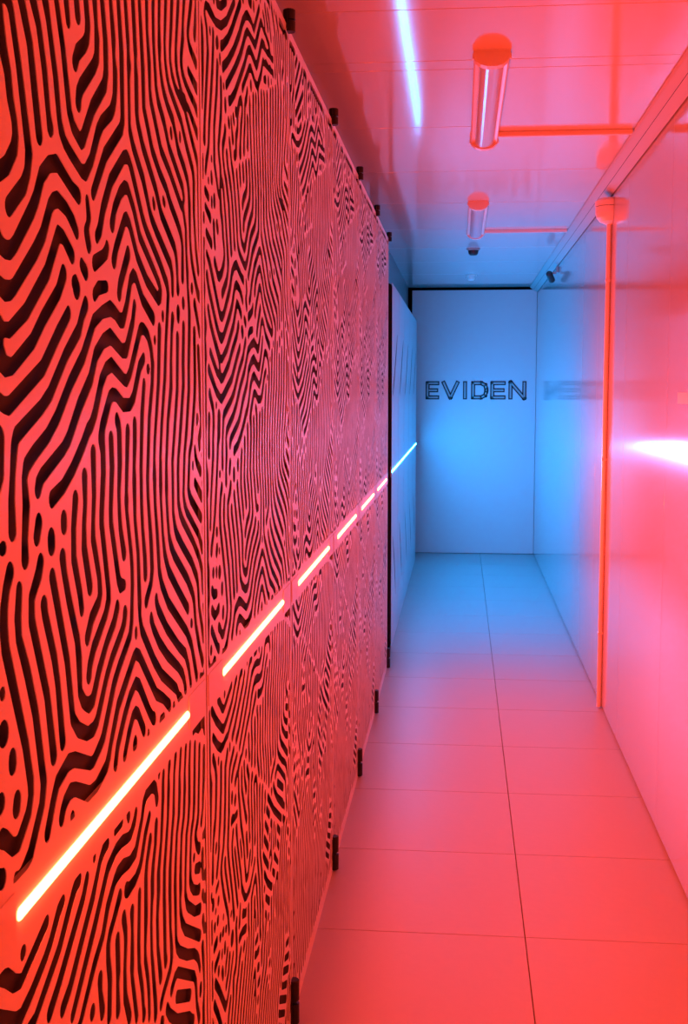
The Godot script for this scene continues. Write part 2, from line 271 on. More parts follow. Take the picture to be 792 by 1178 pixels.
	[262, 1844, 95, 272, 1847, 88, 276, 1852, 96, 278, 1876, 95, 292, 1894, 82, 292, 1918, 95],
	[52, 592, 95, 34, 590, 95],
	[728, 38, 65, 723, 73, 95, 712, 88, 77],
	[878, 1820, 90, 828, 1842, 65, 814, 1844, 71, 802, 1844, 137],
	[602, 710, 95, 590, 754, 74, 590, 796, 81, 598, 827, 95, 599, 850, 93, 616, 887, 77, 628, 938, 92, 629, 956, 86, 632, 968, 77],
	[820, 256, 95, 820, 278, 65, 824, 298, 95, 824, 347, 65, 826, 368, 94, 826, 386, 65, 832, 404, 107],
	[602, 652, 65, 608, 646, 90],
	[122, 1484, 120, 112, 1483, 73, 100, 1487, 76, 52, 1516, 77],
	[122, 1484, 120, 130, 1478, 95, 146, 1478, 77, 196, 1501, 80, 224, 1522, 83, 268, 1550, 83, 284, 1568, 95],
	[164, 1312, 95, 164, 1328, 81, 170, 1358, 95, 167, 1382, 68, 173, 1393, 86, 191, 1402, 84, 229, 1417, 80, 256, 1433, 83, 296, 1465, 83, 338, 1492, 84, 376, 1529, 79, 406, 1540, 73, 436, 1546, 92, 454, 1542, 82, 472, 1535, 87, 484, 1536, 90, 499, 1553, 77, 518, 1584, 77, 530, 1590, 83, 540, 1588, 76, 568, 1565, 83, 616, 1546, 95],
	[364, 1604, 90, 358, 1616, 95],
	[382, 1588, 90, 412, 1598, 76, 424, 1604, 83, 428, 1610, 77],
	[796, 106, 90, 700, 154, 90],
	[388, 1979, 77, 378, 1962, 86, 368, 1954, 90, 362, 1946, 74, 361, 1916, 84, 353, 1891, 81, 350, 1868, 95],
	[428, 298, 95, 428, 296, 95],
	[92, 1436, 65],
	[470, 970, 77, 466, 974, 65],
	[470, 1208, 95, 466, 1198, 86, 456, 1190, 77, 416, 1168, 77, 396, 1153, 77, 358, 1114, 82, 346, 1109, 87, 326, 1110, 77, 298, 1122, 84, 281, 1138, 82, 268, 1200, 82, 232, 1286, 90],
	[872, 1060, 90, 851, 1088, 84, 830, 1124, 82, 820, 1162, 86, 810, 1175, 87, 781, 1198, 86, 706, 1242, 86, 688, 1258, 88, 680, 1270, 77, 674, 1294, 74, 670, 1318, 71, 670, 1334, 95, 671, 1366, 74, 683, 1420, 79, 702, 1463, 91, 704, 1498, 74, 710, 1534, 74, 716, 1552, 95],
	[188, 782, 95, 188, 776, 95],
	[884, 1934, 65, 884, 1943, 35],
	[794, 1048, 77, 783, 1072, 82, 764, 1096, 86, 727, 1114, 80, 662, 1152, 84, 620, 1184, 88, 612, 1194, 86, 610, 1199, 90],
	[86, 1214, 95, 82, 1208, 90],
	[112, 1418, 125, 109, 1390, 124, 102, 1376, 88, 91, 1328, 82, 74, 1273, 87, 62, 1244, 79, 45, 1219, 86, 44, 1214, 90],
	[724, 1786, 65, 722, 1790, 77],
	[748, 1556, 95, 748, 1562, 107],
	[292, 1918, 95, 278, 1918, 95],
	[16, 572, 65, 14, 556, 35, 16, 542, 65, 16, 518, 65],
	[872, 1342, 90, 851, 1355, 77, 841, 1366, 77, 838, 1376, 65],
	[506, 2206, 95, 520, 2206, 66, 536, 2206, 95],
	[506, 2206, 95, 494, 2206, 66, 479, 2206, 95],
	[506, 2206, 95, 506, 2186, 71, 503, 2177, 77, 496, 2171, 73, 484, 2168, 102, 479, 2169, 99, 476, 2176, 68, 479, 2206, 95],
	[802, 1844, 137, 788, 1846, 120],
	[850, 824, 77, 860, 841, 75, 870, 884, 91, 874, 926, 95],
	[214, 764, 95, 218, 767, 95],
	[500, 1046, 90, 503, 1048, 95],
	[314, 962, 77, 301, 947, 83, 220, 894, 84, 196, 881, 90],
	[524, 1420, 90, 523, 1399, 92, 518, 1370, 71, 518, 1354, 95, 518, 1309, 71, 529, 1268, 75, 532, 1208, 95, 532, 1192, 71, 540, 1174, 84, 596, 1124, 86, 632, 1098, 83, 710, 1060, 82, 722, 1046, 83, 736, 1045, 42, 742, 1040, 35],
	[509, 862, 77, 502, 805, 78, 502, 775, 78, 514, 740, 73, 518, 712, 66, 520, 704, 95],
	[590, 494, 95, 600, 498, 72, 606, 503, 86, 601, 519, 51, 596, 526, 95],
	[580, 562, 90, 580, 560, 90],
	[808, 770, 77, 836, 761, 90],
	[622, 2054, 95, 622, 2050, 107],
	[14, 755, 35, 21, 854, 112, 16, 877, 65, 16, 970, 65],
	[400, 400, 90, 412, 395, 73, 440, 392, 95],
	[832, 730, 90, 817, 734, 77, 793, 745, 79, 779, 758, 87, 775, 767, 92, 776, 794, 70, 782, 828, 73, 788, 838, 83, 798, 848, 79, 805, 868, 91, 814, 952, 77],
	[128, 578, 77, 124, 580, 65],
	[158, 614, 65, 125, 679, 77, 124, 694, 95],
	[176, 1934, 65],
	[836, 190, 90, 778, 208, 77],
	[490, 578, 77, 493, 607, 95, 491, 628, 70, 490, 652, 95, 494, 686, 95, 496, 692, 95],
	[878, 1592, 90, 868, 1597, 90, 848, 1619, 79, 836, 1634, 84, 828, 1652, 79, 824, 1669, 66, 823, 1712, 92, 820, 1732, 87, 813, 1745, 87, 795, 1758, 86, 761, 1775, 83, 734, 1807, 86, 706, 1819, 80, 686, 1832, 83, 678, 1841, 84, 672, 1852, 77, 667, 1867, 71, 667, 1882, 95, 667, 1912, 71, 676, 1993, 95, 676, 2047, 95],
	[767, 2206, 92, 818, 2206, 95],
	[380, 2144, 90],
	[596, 526, 95, 608, 568, 71, 605, 580, 91, 596, 586, 95],
	[596, 526, 95, 580, 524, 90],
	[290, 970, 77, 280, 970, 90, 270, 964, 87, 226, 929, 80, 158, 896, 68, 142, 895, 72, 121, 890, 78, 103, 890, 82, 76, 902, 82, 40, 926, 77],
	[640, 2198, 77, 634, 2205, 91, 586, 2206, 92, 550, 2206, 68, 536, 2206, 95],
	[308, 496, 90, 272, 506, 81, 244, 506, 90],
	[656, 2060, 65, 658, 2060, 65],
	[92, 1654, 90, 116, 1635, 84, 127, 1634, 83, 146, 1643, 87, 164, 1660, 84, 168, 1672, 76, 166, 1684, 75, 158, 1700, 85, 154, 1720, 90, 144, 1738, 106, 140, 1760, 90],
	[646, 2038, 95, 644, 2023, 92, 644, 1970, 95, 638, 1916, 78, 638, 1882, 78, 647, 1829, 79, 658, 1813, 88, 686, 1794, 86, 710, 1769, 77, 782, 1731, 82, 790, 1718, 73, 787, 1709, 47, 784, 1703, 77],
	[326, 1612, 77, 316, 1620, 87, 296, 1630, 77, 272, 1635, 82, 260, 1632, 80, 251, 1626, 79, 229, 1597, 84, 208, 1580, 86, 154, 1544, 77, 146, 1541, 87, 134, 1540, 94, 121, 1544, 84, 100, 1559, 86, 46, 1609, 88, 34, 1628, 90],
	[856, 1418, 90, 854, 1414, 65],
	[244, 806, 77, 232, 804, 76, 218, 796, 90],
	[244, 806, 77, 248, 796, 58, 248, 766, 85, 268, 704, 88, 292, 658, 72, 299, 626, 73, 311, 588, 79, 320, 584, 79, 334, 587, 79, 356, 616, 90],
	[20, 116, 95, 16, 124, 65, 20, 182, 95],
	[256, 2114, 90, 257, 2140, 81, 274, 2186, 71, 274, 2206, 95],
	[272, 1042, 65, 274, 1042, 65],
	[526, 670, 90, 528, 658, 88, 520, 640, 90],
	[448, 1982, 95, 449, 1934, 81, 458, 1870, 74, 466, 1835, 92, 466, 1817, 66, 470, 1802, 95, 469, 1786, 92, 466, 1772, 82, 460, 1762, 88, 452, 1754, 83, 418, 1736, 82, 404, 1724, 88, 379, 1691, 77, 358, 1674, 84, 346, 1674, 77, 310, 1686, 77, 296, 1692, 79, 287, 1700, 87, 282, 1710, 75, 274, 1747, 82, 258, 1792, 76, 250, 1809, 101, 236, 1826, 77, 220, 1858, 90],
	[544, 688, 65, 544, 718, 72, 540, 740, 72, 530, 770, 74, 530, 782, 65, 536, 818, 95, 539, 871, 89, 544, 884, 83, 562, 908, 90],
	[40, 1490, 90, 94, 1457, 82, 125, 1446, 75, 136, 1445, 84, 220, 1478, 83, 266, 1512, 83, 296, 1532, 77],
	[232, 866, 90, 254, 876, 84, 310, 918, 83, 332, 934, 88, 360, 963, 72, 374, 970, 90, 388, 970, 65],
	[844, 940, 77, 831, 844, 76, 826, 835, 84, 813, 823, 85, 811, 817, 89, 818, 802, 87, 828, 793, 87, 836, 790, 95],
	[170, 1961, 90, 209, 1980, 83, 262, 2012, 83, 314, 2051, 87, 347, 2082, 87, 376, 2101, 79, 397, 2108, 86, 433, 2108, 71, 460, 2102, 76, 520, 2158, 77],
	[404, 584, 77, 373, 563, 77, 350, 552, 85, 314, 551, 69, 298, 558, 82, 271, 586, 84, 262, 616, 76, 234, 679, 71, 224, 712, 95],
	[92, 524, 90, 98, 512, 90],
	[616, 2182, 77, 634, 2170, 77, 658, 2140, 77],
	[62, 622, 95],
	[878, 2134, 90, 881, 2144, 95, 879, 2203, 94, 871, 2206, 78, 848, 2206, 95],
	[38, 620, 77, 38, 622, 90],
	[428, 422, 95, 404, 422, 65],
	[104, 1208, 65],
	[806, 136, 90, 740, 164, 79, 734, 170, 90],
	[494, 1412, 95, 484, 1345, 71, 484, 1334, 94, 484, 1322, 71, 499, 1273, 75, 502, 1255, 78, 502, 1234, 78, 496, 1193, 82, 489, 1178, 80, 442, 1152, 80, 422, 1138, 86, 379, 1091, 88, 370, 1086, 84, 344, 1076, 76, 335, 1076, 72, 284, 1096, 82, 265, 1099, 92, 232, 1090, 87, 221, 1078, 86, 202, 1052, 90],
	[116, 1328, 65, 112, 1328, 65],
	[872, 1274, 90, 808, 1307, 84, 797, 1318, 87, 794, 1324, 82, 804, 1371, 75, 818, 1387, 79, 840, 1448, 91, 844, 1472, 95, 844, 1540, 95],
	[686, 640, 90, 764, 602, 90],
	[328, 2108, 90, 249, 2042, 79, 214, 2017, 82, 176, 1997, 83, 158, 1990, 90],
	[44, 1124, 90, 64, 1112, 84, 73, 1112, 73, 94, 1118, 95],
	[536, 2206, 95, 536, 2188, 77, 532, 2176, 77],
	[881, 734, 95, 881, 748, 65, 881, 800, 95],
	[406, 620, 95, 406, 641, 65, 406, 688, 95, 401, 724, 68, 404, 731, 86, 412, 736, 75, 426, 736, 75, 430, 730, 71, 434, 712, 95, 434, 640, 65, 434, 574, 89, 454, 518, 83, 463, 452, 88, 457, 422, 94, 464, 406, 95],
	[568, 272, 77],
	[878, 1228, 90, 855, 1252, 72, 782, 1292, 72, 770, 1304, 77, 764, 1318, 71, 773, 1371, 75, 788, 1405, 87, 805, 1460, 93, 806, 1490, 95, 814, 1555, 95, 814, 1567, 93, 806, 1600, 68, 805, 1621, 91, 800, 1645, 66, 799, 1678, 73, 784, 1703, 77],
	[224, 2174, 65, 240, 2180, 82, 245, 2188, 75, 251, 2205, 82, 274, 2206, 95],
	[635, 566, 95, 629, 544, 71, 629, 524, 95],
	[146, 2072, 65, 193, 2095, 80, 202, 2102, 90],
	[854, 496, 95, 850, 506, 94, 850, 542, 92, 856, 560, 71, 856, 580, 69, 853, 610, 92, 848, 635, 90],
	[509, 1612, 95, 474, 1574, 88, 470, 1564, 90],
	[202, 1304, 90, 196, 1294, 94, 177, 1276, 79, 176, 1255, 86, 210, 1180, 82, 224, 1118, 95],
	[598, 422, 95, 595, 410, 98, 595, 370, 65, 584, 332, 65],
	[856, 206, 95, 859, 229, 65, 850, 250, 92, 850, 325, 65, 854, 340, 95, 854, 379, 66, 858, 388, 77, 862, 393, 75, 881, 398, 95],
	[832, 1600, 90],
	[562, 1205, 90, 586, 1224, 79, 592, 1240, 95, 589, 1274, 92, 578, 1328, 74, 577, 1354, 78, 590, 1426, 80, 606, 1466, 82, 610, 1490, 88, 603, 1510, 80, 590, 1524, 80, 572, 1531, 76, 560, 1531, 77, 554, 1528, 84, 508, 1478, 77, 494, 1469, 75, 484, 1470, 73, 436, 1486, 85, 416, 1481, 82, 398, 1468, 88, 373, 1435, 86, 360, 1423, 83, 349, 1418, 86, 330, 1403, 84, 298, 1382, 83, 268, 1367, 79, 236, 1358, 90],
	[448, 328, 95, 430, 328, 90],
	[500, 964, 77, 494, 956, 86, 478, 947, 79, 466, 947, 69, 442, 952, 77, 418, 952, 77, 386, 943, 84, 337, 902, 87, 260, 844, 77],
	[878, 2105, 95, 874, 2074, 92, 864, 2032, 69, 846, 1986, 86, 830, 1954, 79, 826, 1942, 83, 827, 1938, 86, 836, 1928, 79, 874, 1916, 90],
	[64, 538, 90, 64, 536, 90],
	[614, 476, 77, 640, 460, 90],
	[440, 1220, 90, 427, 1206, 83, 398, 1189, 77, 368, 1165, 86, 346, 1140, 90, 334, 1138, 92, 322, 1142, 77, 314, 1148, 86, 305, 1158, 73, 304, 1193, 95, 300, 1213, 86, 278, 1256, 84, 266, 1284, 79, 262, 1300, 95],
	[38, 1252, 65, 44, 1294, 69, 64, 1360, 93, 65, 1384, 81, 70, 1405, 95, 70, 1423, 93, 66, 1432, 88, 44, 1454, 90],
	[236, 838, 65, 203, 825, 82, 188, 812, 90],
	[20, 182, 95, 36, 186, 72, 43, 192, 72, 48, 211, 80, 61, 236, 76, 66, 254, 68, 74, 316, 71, 74, 352, 95, 74, 370, 71, 76, 386, 79, 74, 404, 95],
	[881, 64, 95, 865, 60, 72, 861, 55, 69, 857, 44, 65],
	[881, 64, 95, 881, 49, 65],
	[725, 2204, 92, 754, 2182, 79, 774, 2134, 76, 778, 2116, 91, 778, 2092, 65, 784, 2050, 95, 769, 1958, 83, 755, 1906, 73, 755, 1885, 92, 760, 1874, 77, 781, 1857, 72, 788, 1846, 120],
	[434, 448, 90, 433, 476, 72, 424, 517, 82, 418, 537, 73, 410, 548, 95],
	[458, 734, 90, 442, 767, 86, 442, 800, 71, 448, 830, 78, 448, 844, 82, 442, 862, 95],
	[176, 2203, 88, 104, 2144, 77],
	[220, 1922, 90, 232, 1925, 83, 270, 1946, 84, 364, 2018, 76, 384, 2038, 79, 400, 2050, 77, 422, 2056, 88, 484, 2045, 93, 495, 2051, 86, 538, 2096, 90, 550, 2104, 91, 578, 2105, 95, 592, 2102, 65, 610, 2102, 65, 640, 2108, 95],
	[622, 1520, 65],
	[284, 470, 90, 290, 473, 95],
	[260, 676, 65, 272, 644, 65],
	[866, 452, 95, 878, 452, 125],
	[14, 1990, 35, 18, 1978, 85, 20, 1960, 105, 20, 1921, 95, 14, 1864, 35],
	[836, 698, 90, 802, 709, 80, 761, 734, 83, 752, 742, 83, 743, 761, 71, 746, 794, 70, 755, 841, 81, 767, 857, 80, 775, 881, 92, 778, 934, 78, 784, 962, 65],
	[476, 854, 95, 476, 835, 65, 472, 790, 94, 472, 775, 71, 488, 718, 77],
	[572, 110, 95, 572, 98, 73, 584, 52, 95],
	[638, 1042, 65, 622, 1042, 65],
	[398, 484, 95, 406, 478, 72, 409, 472, 66, 410, 448, 77],
	[398, 484, 95, 391, 478, 71, 386, 466, 65, 385, 448, 75, 372, 398, 82, 353, 372, 77, 326, 330, 72, 308, 284, 66, 304, 262, 65, 304, 217, 65, 302, 203, 65, 298, 140, 65, 292, 92, 75, 281, 44, 68],
	[682, 2108, 77, 662, 2105, 65, 640, 2108, 95],
	[772, 1792, 65, 772, 1796, 65],
	[682, 1694, 65, 676, 1697, 65],
	[788, 1846, 120, 784, 1844, 89, 778, 1844, 71, 748, 1853, 68, 731, 1865, 77, 722, 1879, 69, 722, 1894, 68, 730, 1925, 82, 742, 1990, 93, 748, 2065, 94, 738, 2084, 75, 730, 2114, 72, 708, 2164, 80, 694, 2179, 86, 670, 2199, 82, 664, 2206, 90],
	[670, 1048, 90, 638, 1066, 76, 604, 1080, 84, 527, 1146, 82, 512, 1152, 76, 503, 1149, 84, 436, 1110, 87, 404, 1074, 77, 397, 1064, 86, 388, 1056, 86, 350, 1046, 81, 328, 1046, 89, 284, 1066, 76, 268, 1069, 88, 253, 1064, 86, 245, 1057, 88, 242, 1052, 90],
	[332, 784, 90, 349, 761, 94, 347, 748, 66, 340, 722, 94, 347, 700, 69, 349, 688, 92, 350, 658, 71, 352, 646, 95],
	[170, 584, 65, 173, 584, 65],
	[818, 2206, 95, 832, 2206, 66, 848, 2206, 95],
	[718, 520, 90, 682, 544, 90],
	[878, 452, 125, 881, 442, 95, 881, 398, 95],
	[350, 2138, 95, 352, 2122, 95],
	[340, 974, 65],
	[320, 664, 90, 328, 626, 95],
	[881, 800, 95, 860, 800, 65],
	[173, 874, 65, 173, 868, 65],
	[80, 1180, 77, 80, 1174, 65],
	[464, 704, 95, 460, 640, 65, 464, 626, 95, 464, 574, 81, 483, 526, 86, 485, 478, 66, 493, 452, 88, 490, 422, 78, 493, 406, 92, 487, 386, 77, 473, 373, 99, 473, 350, 95],
	[80, 586, 90],
	[94, 2207, 78, 76, 2206, 95],
	[784, 1703, 77, 772, 1706, 77, 712, 1738, 77, 668, 1757, 84, 622, 1805, 88, 617, 1819, 74, 616, 1849, 92, 608, 1885, 71, 608, 1970, 95, 604, 1984, 95, 604, 2023, 95],
	[452, 1426, 90, 458, 1420, 92, 460, 1412, 95, 460, 1378, 95, 454, 1345, 71, 455, 1322, 74, 458, 1304, 79, 470, 1276, 95],
	[34, 970, 90, 64, 947, 86, 110, 920, 79, 124, 916, 85, 152, 924, 76, 188, 938, 76, 204, 947, 77, 228, 966, 86, 239, 970, 77],
	[148, 1970, 77, 148, 1964, 65],
	[70, 680, 65, 52, 676, 65],
	[46, 644, 65],
	[260, 1898, 77, 256, 1904, 90],
	[308, 526, 90, 298, 528, 77, 278, 536, 95],
	[572, 430, 90, 526, 458, 77],
	[698, 2200, 47, 698, 2204, 65],
	[76, 1804, 65],
	[479, 2206, 95, 466, 2206, 66, 452, 2206, 95],
	[106, 608, 65],
	[152, 562, 77, 145, 594, 76, 110, 646, 77, 96, 676, 76, 92, 692, 91, 94, 700, 86, 112, 724, 85, 122, 751, 107, 130, 796, 94, 134, 848, 93, 152, 868, 90],
	[119, 34, 66, 115, 58, 94, 116, 76, 89, 154, 152, 86, 168, 200, 86, 172, 236, 95, 172, 296, 65, 176, 310, 92, 176, 328, 68, 186, 370, 75, 194, 390, 86, 208, 412, 84, 215, 435, 101, 230, 449, 87, 245, 472, 95, 256, 479, 90],
	[788, 2180, 95, 792, 2170, 92, 796, 2144, 77],
	[562, 1042, 65],
	[836, 1328, 77, 878, 1304, 90],
	[104, 1174, 120],
]
const WIDE_SLOTS := [
	[110, 1440, 120, 260, 1540, 240, 440, 1690, 240, 560, 1790, 90],
	[150, 620, 100, 300, 480, 220, 420, 330, 240, 470, 240, 100],
	[640, 180, 50, 650, 520, 80, 640, 880, 50],
	[660, 1120, 50, 670, 1400, 70, 660, 1560, 50],
	[90, 200, 50, 95, 300, 60, 90, 480, 50],
]

var M := {}
var taken := {}


func _ready() -> void:
	setup_camera()
	setup_environment()
	make_materials()
	build_shell()
	build_red_racks()
	build_blue_racks()
	build_ceiling_fittings()
	build_wall_fittings()
	build_sign()


# ---------------------------------------------------------------- camera, environment

func setup_camera() -> void:
	var c := Camera3D.new()
	c.name = "camera"
	c.fov = rad_to_deg(2.0 * atan(589.0 / FOCAL))
	c.near = 0.02
	add_child(c)
	c.position = Vector3(0, EYE_HEIGHT, 0)
	c.rotation = Vector3(-PITCH, YAW, 0)
	c.current = true


func setup_environment() -> void:
	var e := Environment.new()
	e.background_mode = Environment.BG_COLOR
	e.background_color = Color.BLACK
	e.tonemap_mode = Environment.TONE_MAPPER_LINEAR
	e.tonemap_exposure = EXPOSURE
	e.sdfgi_enabled = true
	e.ssao_enabled = true
	e.ssil_enabled = true
	var w := WorldEnvironment.new()
	w.name = "world_environment"
	w.environment = e
	add_child(w)


# ---------------------------------------------------------------- materials

func mat(albedo: Color, rough: float, spec := 0.5, metal := 0.0) -> StandardMaterial3D:
	var m := StandardMaterial3D.new()
	m.albedo_color = albedo
	m.roughness = rough
	m.metallic_specular = spec
	m.metallic = metal
	return m


func relief(m: StandardMaterial3D, freq: float, strength: float, scale: float, s: int) -> void:
	var n := FastNoiseLite.new()
	n.seed = s
	n.frequency = freq
	n.fractal_octaves = 3
	var t := NoiseTexture2D.new()
	t.width = 256
	t.height = 256
	t.seamless = true
	t.as_normal_map = true
	t.bump_strength = 2.0
	t.noise = n
	m.normal_enabled = true
	m.normal_texture = t
	m.normal_scale = strength
	m.uv1_triplanar = true
	m.uv1_world_triplanar = true
	m.uv1_scale = Vector3(scale, scale, scale)


func glow(c: Color, energy: float) -> StandardMaterial3D:
	var m := mat(Color(0.9, 0.9, 0.9), 0.4)
	m.emission_enabled = true
	m.emission = c.linear_to_srgb()
	m.emission_energy_multiplier = energy
	return m


func make_materials() -> void:
	M.sheet = mat(Color(0.93, 0.92, 0.91), 0.30)
	M.back = mat(Color(0.22, 0.21, 0.22), 0.6, 0.3)
	M.cabinet = mat(Color(0.07, 0.07, 0.075), 0.6, 0.3)
	M.black = mat(Color(0.03, 0.03, 0.035), 0.35)
	M.gap = mat(Color(0.02, 0.02, 0.02), 0.9, 0.1)
	M.wall = mat(Color(0.70, 0.70, 0.70), 0.11, 0.6)
	M.ceiling = mat(Color(0.86, 0.86, 0.86), 0.10, 0.6)
	M.plaster = mat(Color(0.70, 0.70, 0.70), 0.32)
	M.end_wall = mat(Color(0.84, 0.84, 0.84), 0.32)
	M.panel_grey = mat(Color(0.42, 0.42, 0.43), 0.4)
	M.trim = mat(Color(0.72, 0.72, 0.72), 0.6, 0.3)
	M.tile = mat(Color(0.68, 0.68, 0.68), 0.38)
	relief(M.tile, 0.03, 0.06, 3.0, 5)
	M.plastic = mat(Color(0.92, 0.91, 0.89), 0.35)
	M.diffuser = mat(Color(0.80, 0.82, 0.86), 0.18)
	M.bluedoor = mat(Color(0.80, 0.81, 0.83), 0.28)
	M.grey = mat(Color(0.62, 0.62, 0.62), 0.5)
	M.letter = mat(Color(0.16, 0.16, 0.17), 0.5)
	M.label = mat(Color(0.80, 0.80, 0.80), 0.5)
	M.inlay = mat(Color(0.66, 0.66, 0.66), 0.5)
	M.red_tube = glow(RED, RED_TUBE_GLOW)
	M.blue_tube = glow(Color(0.035, 0.40, 1.0), BLUE_TUBE_GLOW)


# ---------------------------------------------------------------- helpers

func numbered(called: String) -> String:
	if not taken.has(called):
		taken[called] = 0
		return called
	taken[called] += 1
	return "%s_%03d" % [called, taken[called]]


func tag(o: Node, label: String, category: String, group := "", kind := "") -> void:
	o.set_meta("label", label)
	o.set_meta("category", category)
	if group:
		o.set_meta("group", group)
	if kind:
		o.set_meta("kind", kind)


func thing(called: String, at: Vector3, label: String, category: String, group := "", kind := "") -> Node3D:
	var o := Node3D.new()
	o.name = numbered(called)
	add_child(o)
	o.position = at
	tag(o, label, category, group, kind)
	return o


func part(called: String, mesh: Mesh, m: Material, parent: Node, at := Vector3.ZERO, turn := Vector3.ZERO) -> MeshInstance3D:
	var o := MeshInstance3D.new()
	o.name = called
	o.mesh = mesh
	if m:
		o.material_override = m
	o.position = at
	o.rotation = turn
	o.cast_shadow = GeometryInstance3D.SHADOW_CASTING_SETTING_ON
	parent.add_child(o, true)
	return o


# A box from a to b whose edges are cut at 45 degrees.
func box(a: Vector3, b: Vector3, bevel := 0.0) -> ArrayMesh:
	var lo := Vector3(minf(a.x, b.x), minf(a.y, b.y), minf(a.z, b.z))
	var hi := Vector3(maxf(a.x, b.x), maxf(a.y, b.y), maxf(a.z, b.z))
	var c := (lo + hi) * 0.5
	var h := (hi - lo) * 0.5
	var k := minf(bevel, minf(h.x, minf(h.y, h.z)) * 0.9)
	var st := SurfaceTool.new()
	st.begin(Mesh.PRIMITIVE_TRIANGLES)
	for axis in 3:
		var u := (axis + 1) % 3
		var v := (axis + 2) % 3
		for s in [-1.0, 1.0]:
			var q := []
			for w in [[-1, -1], [1, -1], [1, 1], [-1, 1]]:
				var p := Vector3.ZERO
				p[axis] = s * h[axis]
				p[u] = w[0] * (h[u] - k)
				p[v] = w[1] * (h[v] - k)
				q.append(c + p)
			var n := Vector3.ZERO
			n[axis] = s
			face(st, q, n)
	if k > 0.0:
		for axis in 3:
			var u := (axis + 1) % 3
			var v := (axis + 2) % 3
			for su in [-1.0, 1.0]:
				for sv in [-1.0, 1.0]:
					var q := []
					for e in [[-1, 0], [1, 0], [1, 1], [-1, 1]]:
						var p := Vector3.ZERO
						p[axis] = e[0] * (h[axis] - k)
						p[u] = su * (h[u] - (k if e[1] == 1 else 0.0))
						p[v] = sv * (h[v] - (0.0 if e[1] == 1 else k))
						q.append(c + p)
					var n := Vector3.ZERO
					n[u] = su
					n[v] = sv
					face(st, q, n.normalized())
		for sx in [-1.0, 1.0]:
			for sy in [-1.0, 1.0]:
				for sz in [-1.0, 1.0]:
					face(st, [c + Vector3(sx * h.x, sy * (h.y - k), sz * (h.z - k)), c + Vector3(sx * (h.x - k), sy * h.y, sz * (h.z - k)), c + Vector3(sx * (h.x - k), sy * (h.y - k), sz * h.z)], Vector3(sx, sy, sz).normalized())
	return st.commit()


# A flat polygon that faces n, whichever way its points run.
func face(st: SurfaceTool, q: Array, n: Vector3) -> void:
	var pts := q.duplicate()
	if (pts[1] - pts[0]).cross(pts[2] - pts[0]).dot(n) > 0.0:
		pts.reverse()
	st.set_normal(n)
	for i in range(1, pts.size() - 1):
		st.add_vertex(pts[0])
		st.add_vertex(pts[i])
		st.add_vertex(pts[i + 1])


# A solid with the outline "poly" (counter-clockwise, in the plane of the axes ax and ay), pushed out along az.
func prism(poly: PackedVector2Array, from: float, to: float, ax: Vector3, ay: Vector3, az: Vector3) -> ArrayMesh:
	var st := SurfaceTool.new()
	st.begin(Mesh.PRIMITIVE_TRIANGLES)
	var tri := Geometry2D.triangulate_polygon(poly)
	for e in [[from, -az], [to, az]]:
		for i in range(0, tri.size(), 3):
			var q := []
			for k in 3:
				var p := poly[tri[i + k]]
				q.append(ax * p.x + ay * p.y + az * e[0])
			face(st, q, e[1])
	for i in poly.size():
		var p := poly[i]
		var r := poly[(i + 1) % poly.size()]
		var d := (r - p).normalized()
		var n := ax * d.y - ay * d.x
		face(st, [ax * p.x + ay * p.y + az * from, ax * r.x + ay * r.y + az * from, ax * r.x + ay * r.y + az * to, ax * p.x + ay * p.y + az * to], n)
	return st.commit()


# A body turned about the y axis: profile points are (radius, height), smooth shaded.
func lathe(profile: Array, sides := 24, from := 0.0, to := TAU) -> ArrayMesh:
	var st := SurfaceTool.new()
	st.begin(Mesh.PRIMITIVE_TRIANGLES)
	for i in profile.size() - 1:
		var a: Vector2 = profile[i]
		var b: Vector2 = profile[i + 1]
		var d := (b - a).normalized()
		var n2 := Vector2(d.y, -d.x)
		for k in sides:
			var t0 := from + (to - from) * k / sides
			var t1 := from + (to - from) * (k + 1) / sides
			var q := [Vector3(a.x * cos(t0), a.y, a.x * sin(t0)), Vector3(a.x * cos(t1), a.y, a.x * sin(t1)), Vector3(b.x * cos(t1), b.y, b.x * sin(t1)), Vector3(b.x * cos(t0), b.y, b.x * sin(t0))]
			var tm := (t0 + t1) * 0.5
			var nn := Vector3(n2.x * cos(tm), n2.y, n2.x * sin(tm))
			if a.x < 1e-5:
				q = [q[0], q[2], q[3]]
			elif b.x < 1e-5:
				q = [q[0], q[1], q[2]]
			face(st, q, nn)
	return st.commit()


func tube(length: float, radius: float) -> CapsuleMesh:
	var m := CapsuleMesh.new()
	m.radius = radius
	m.height = length
	m.radial_segments = 16
	m.rings = 6
	return m


# ---------------------------------------------------------------- the cut door sheets

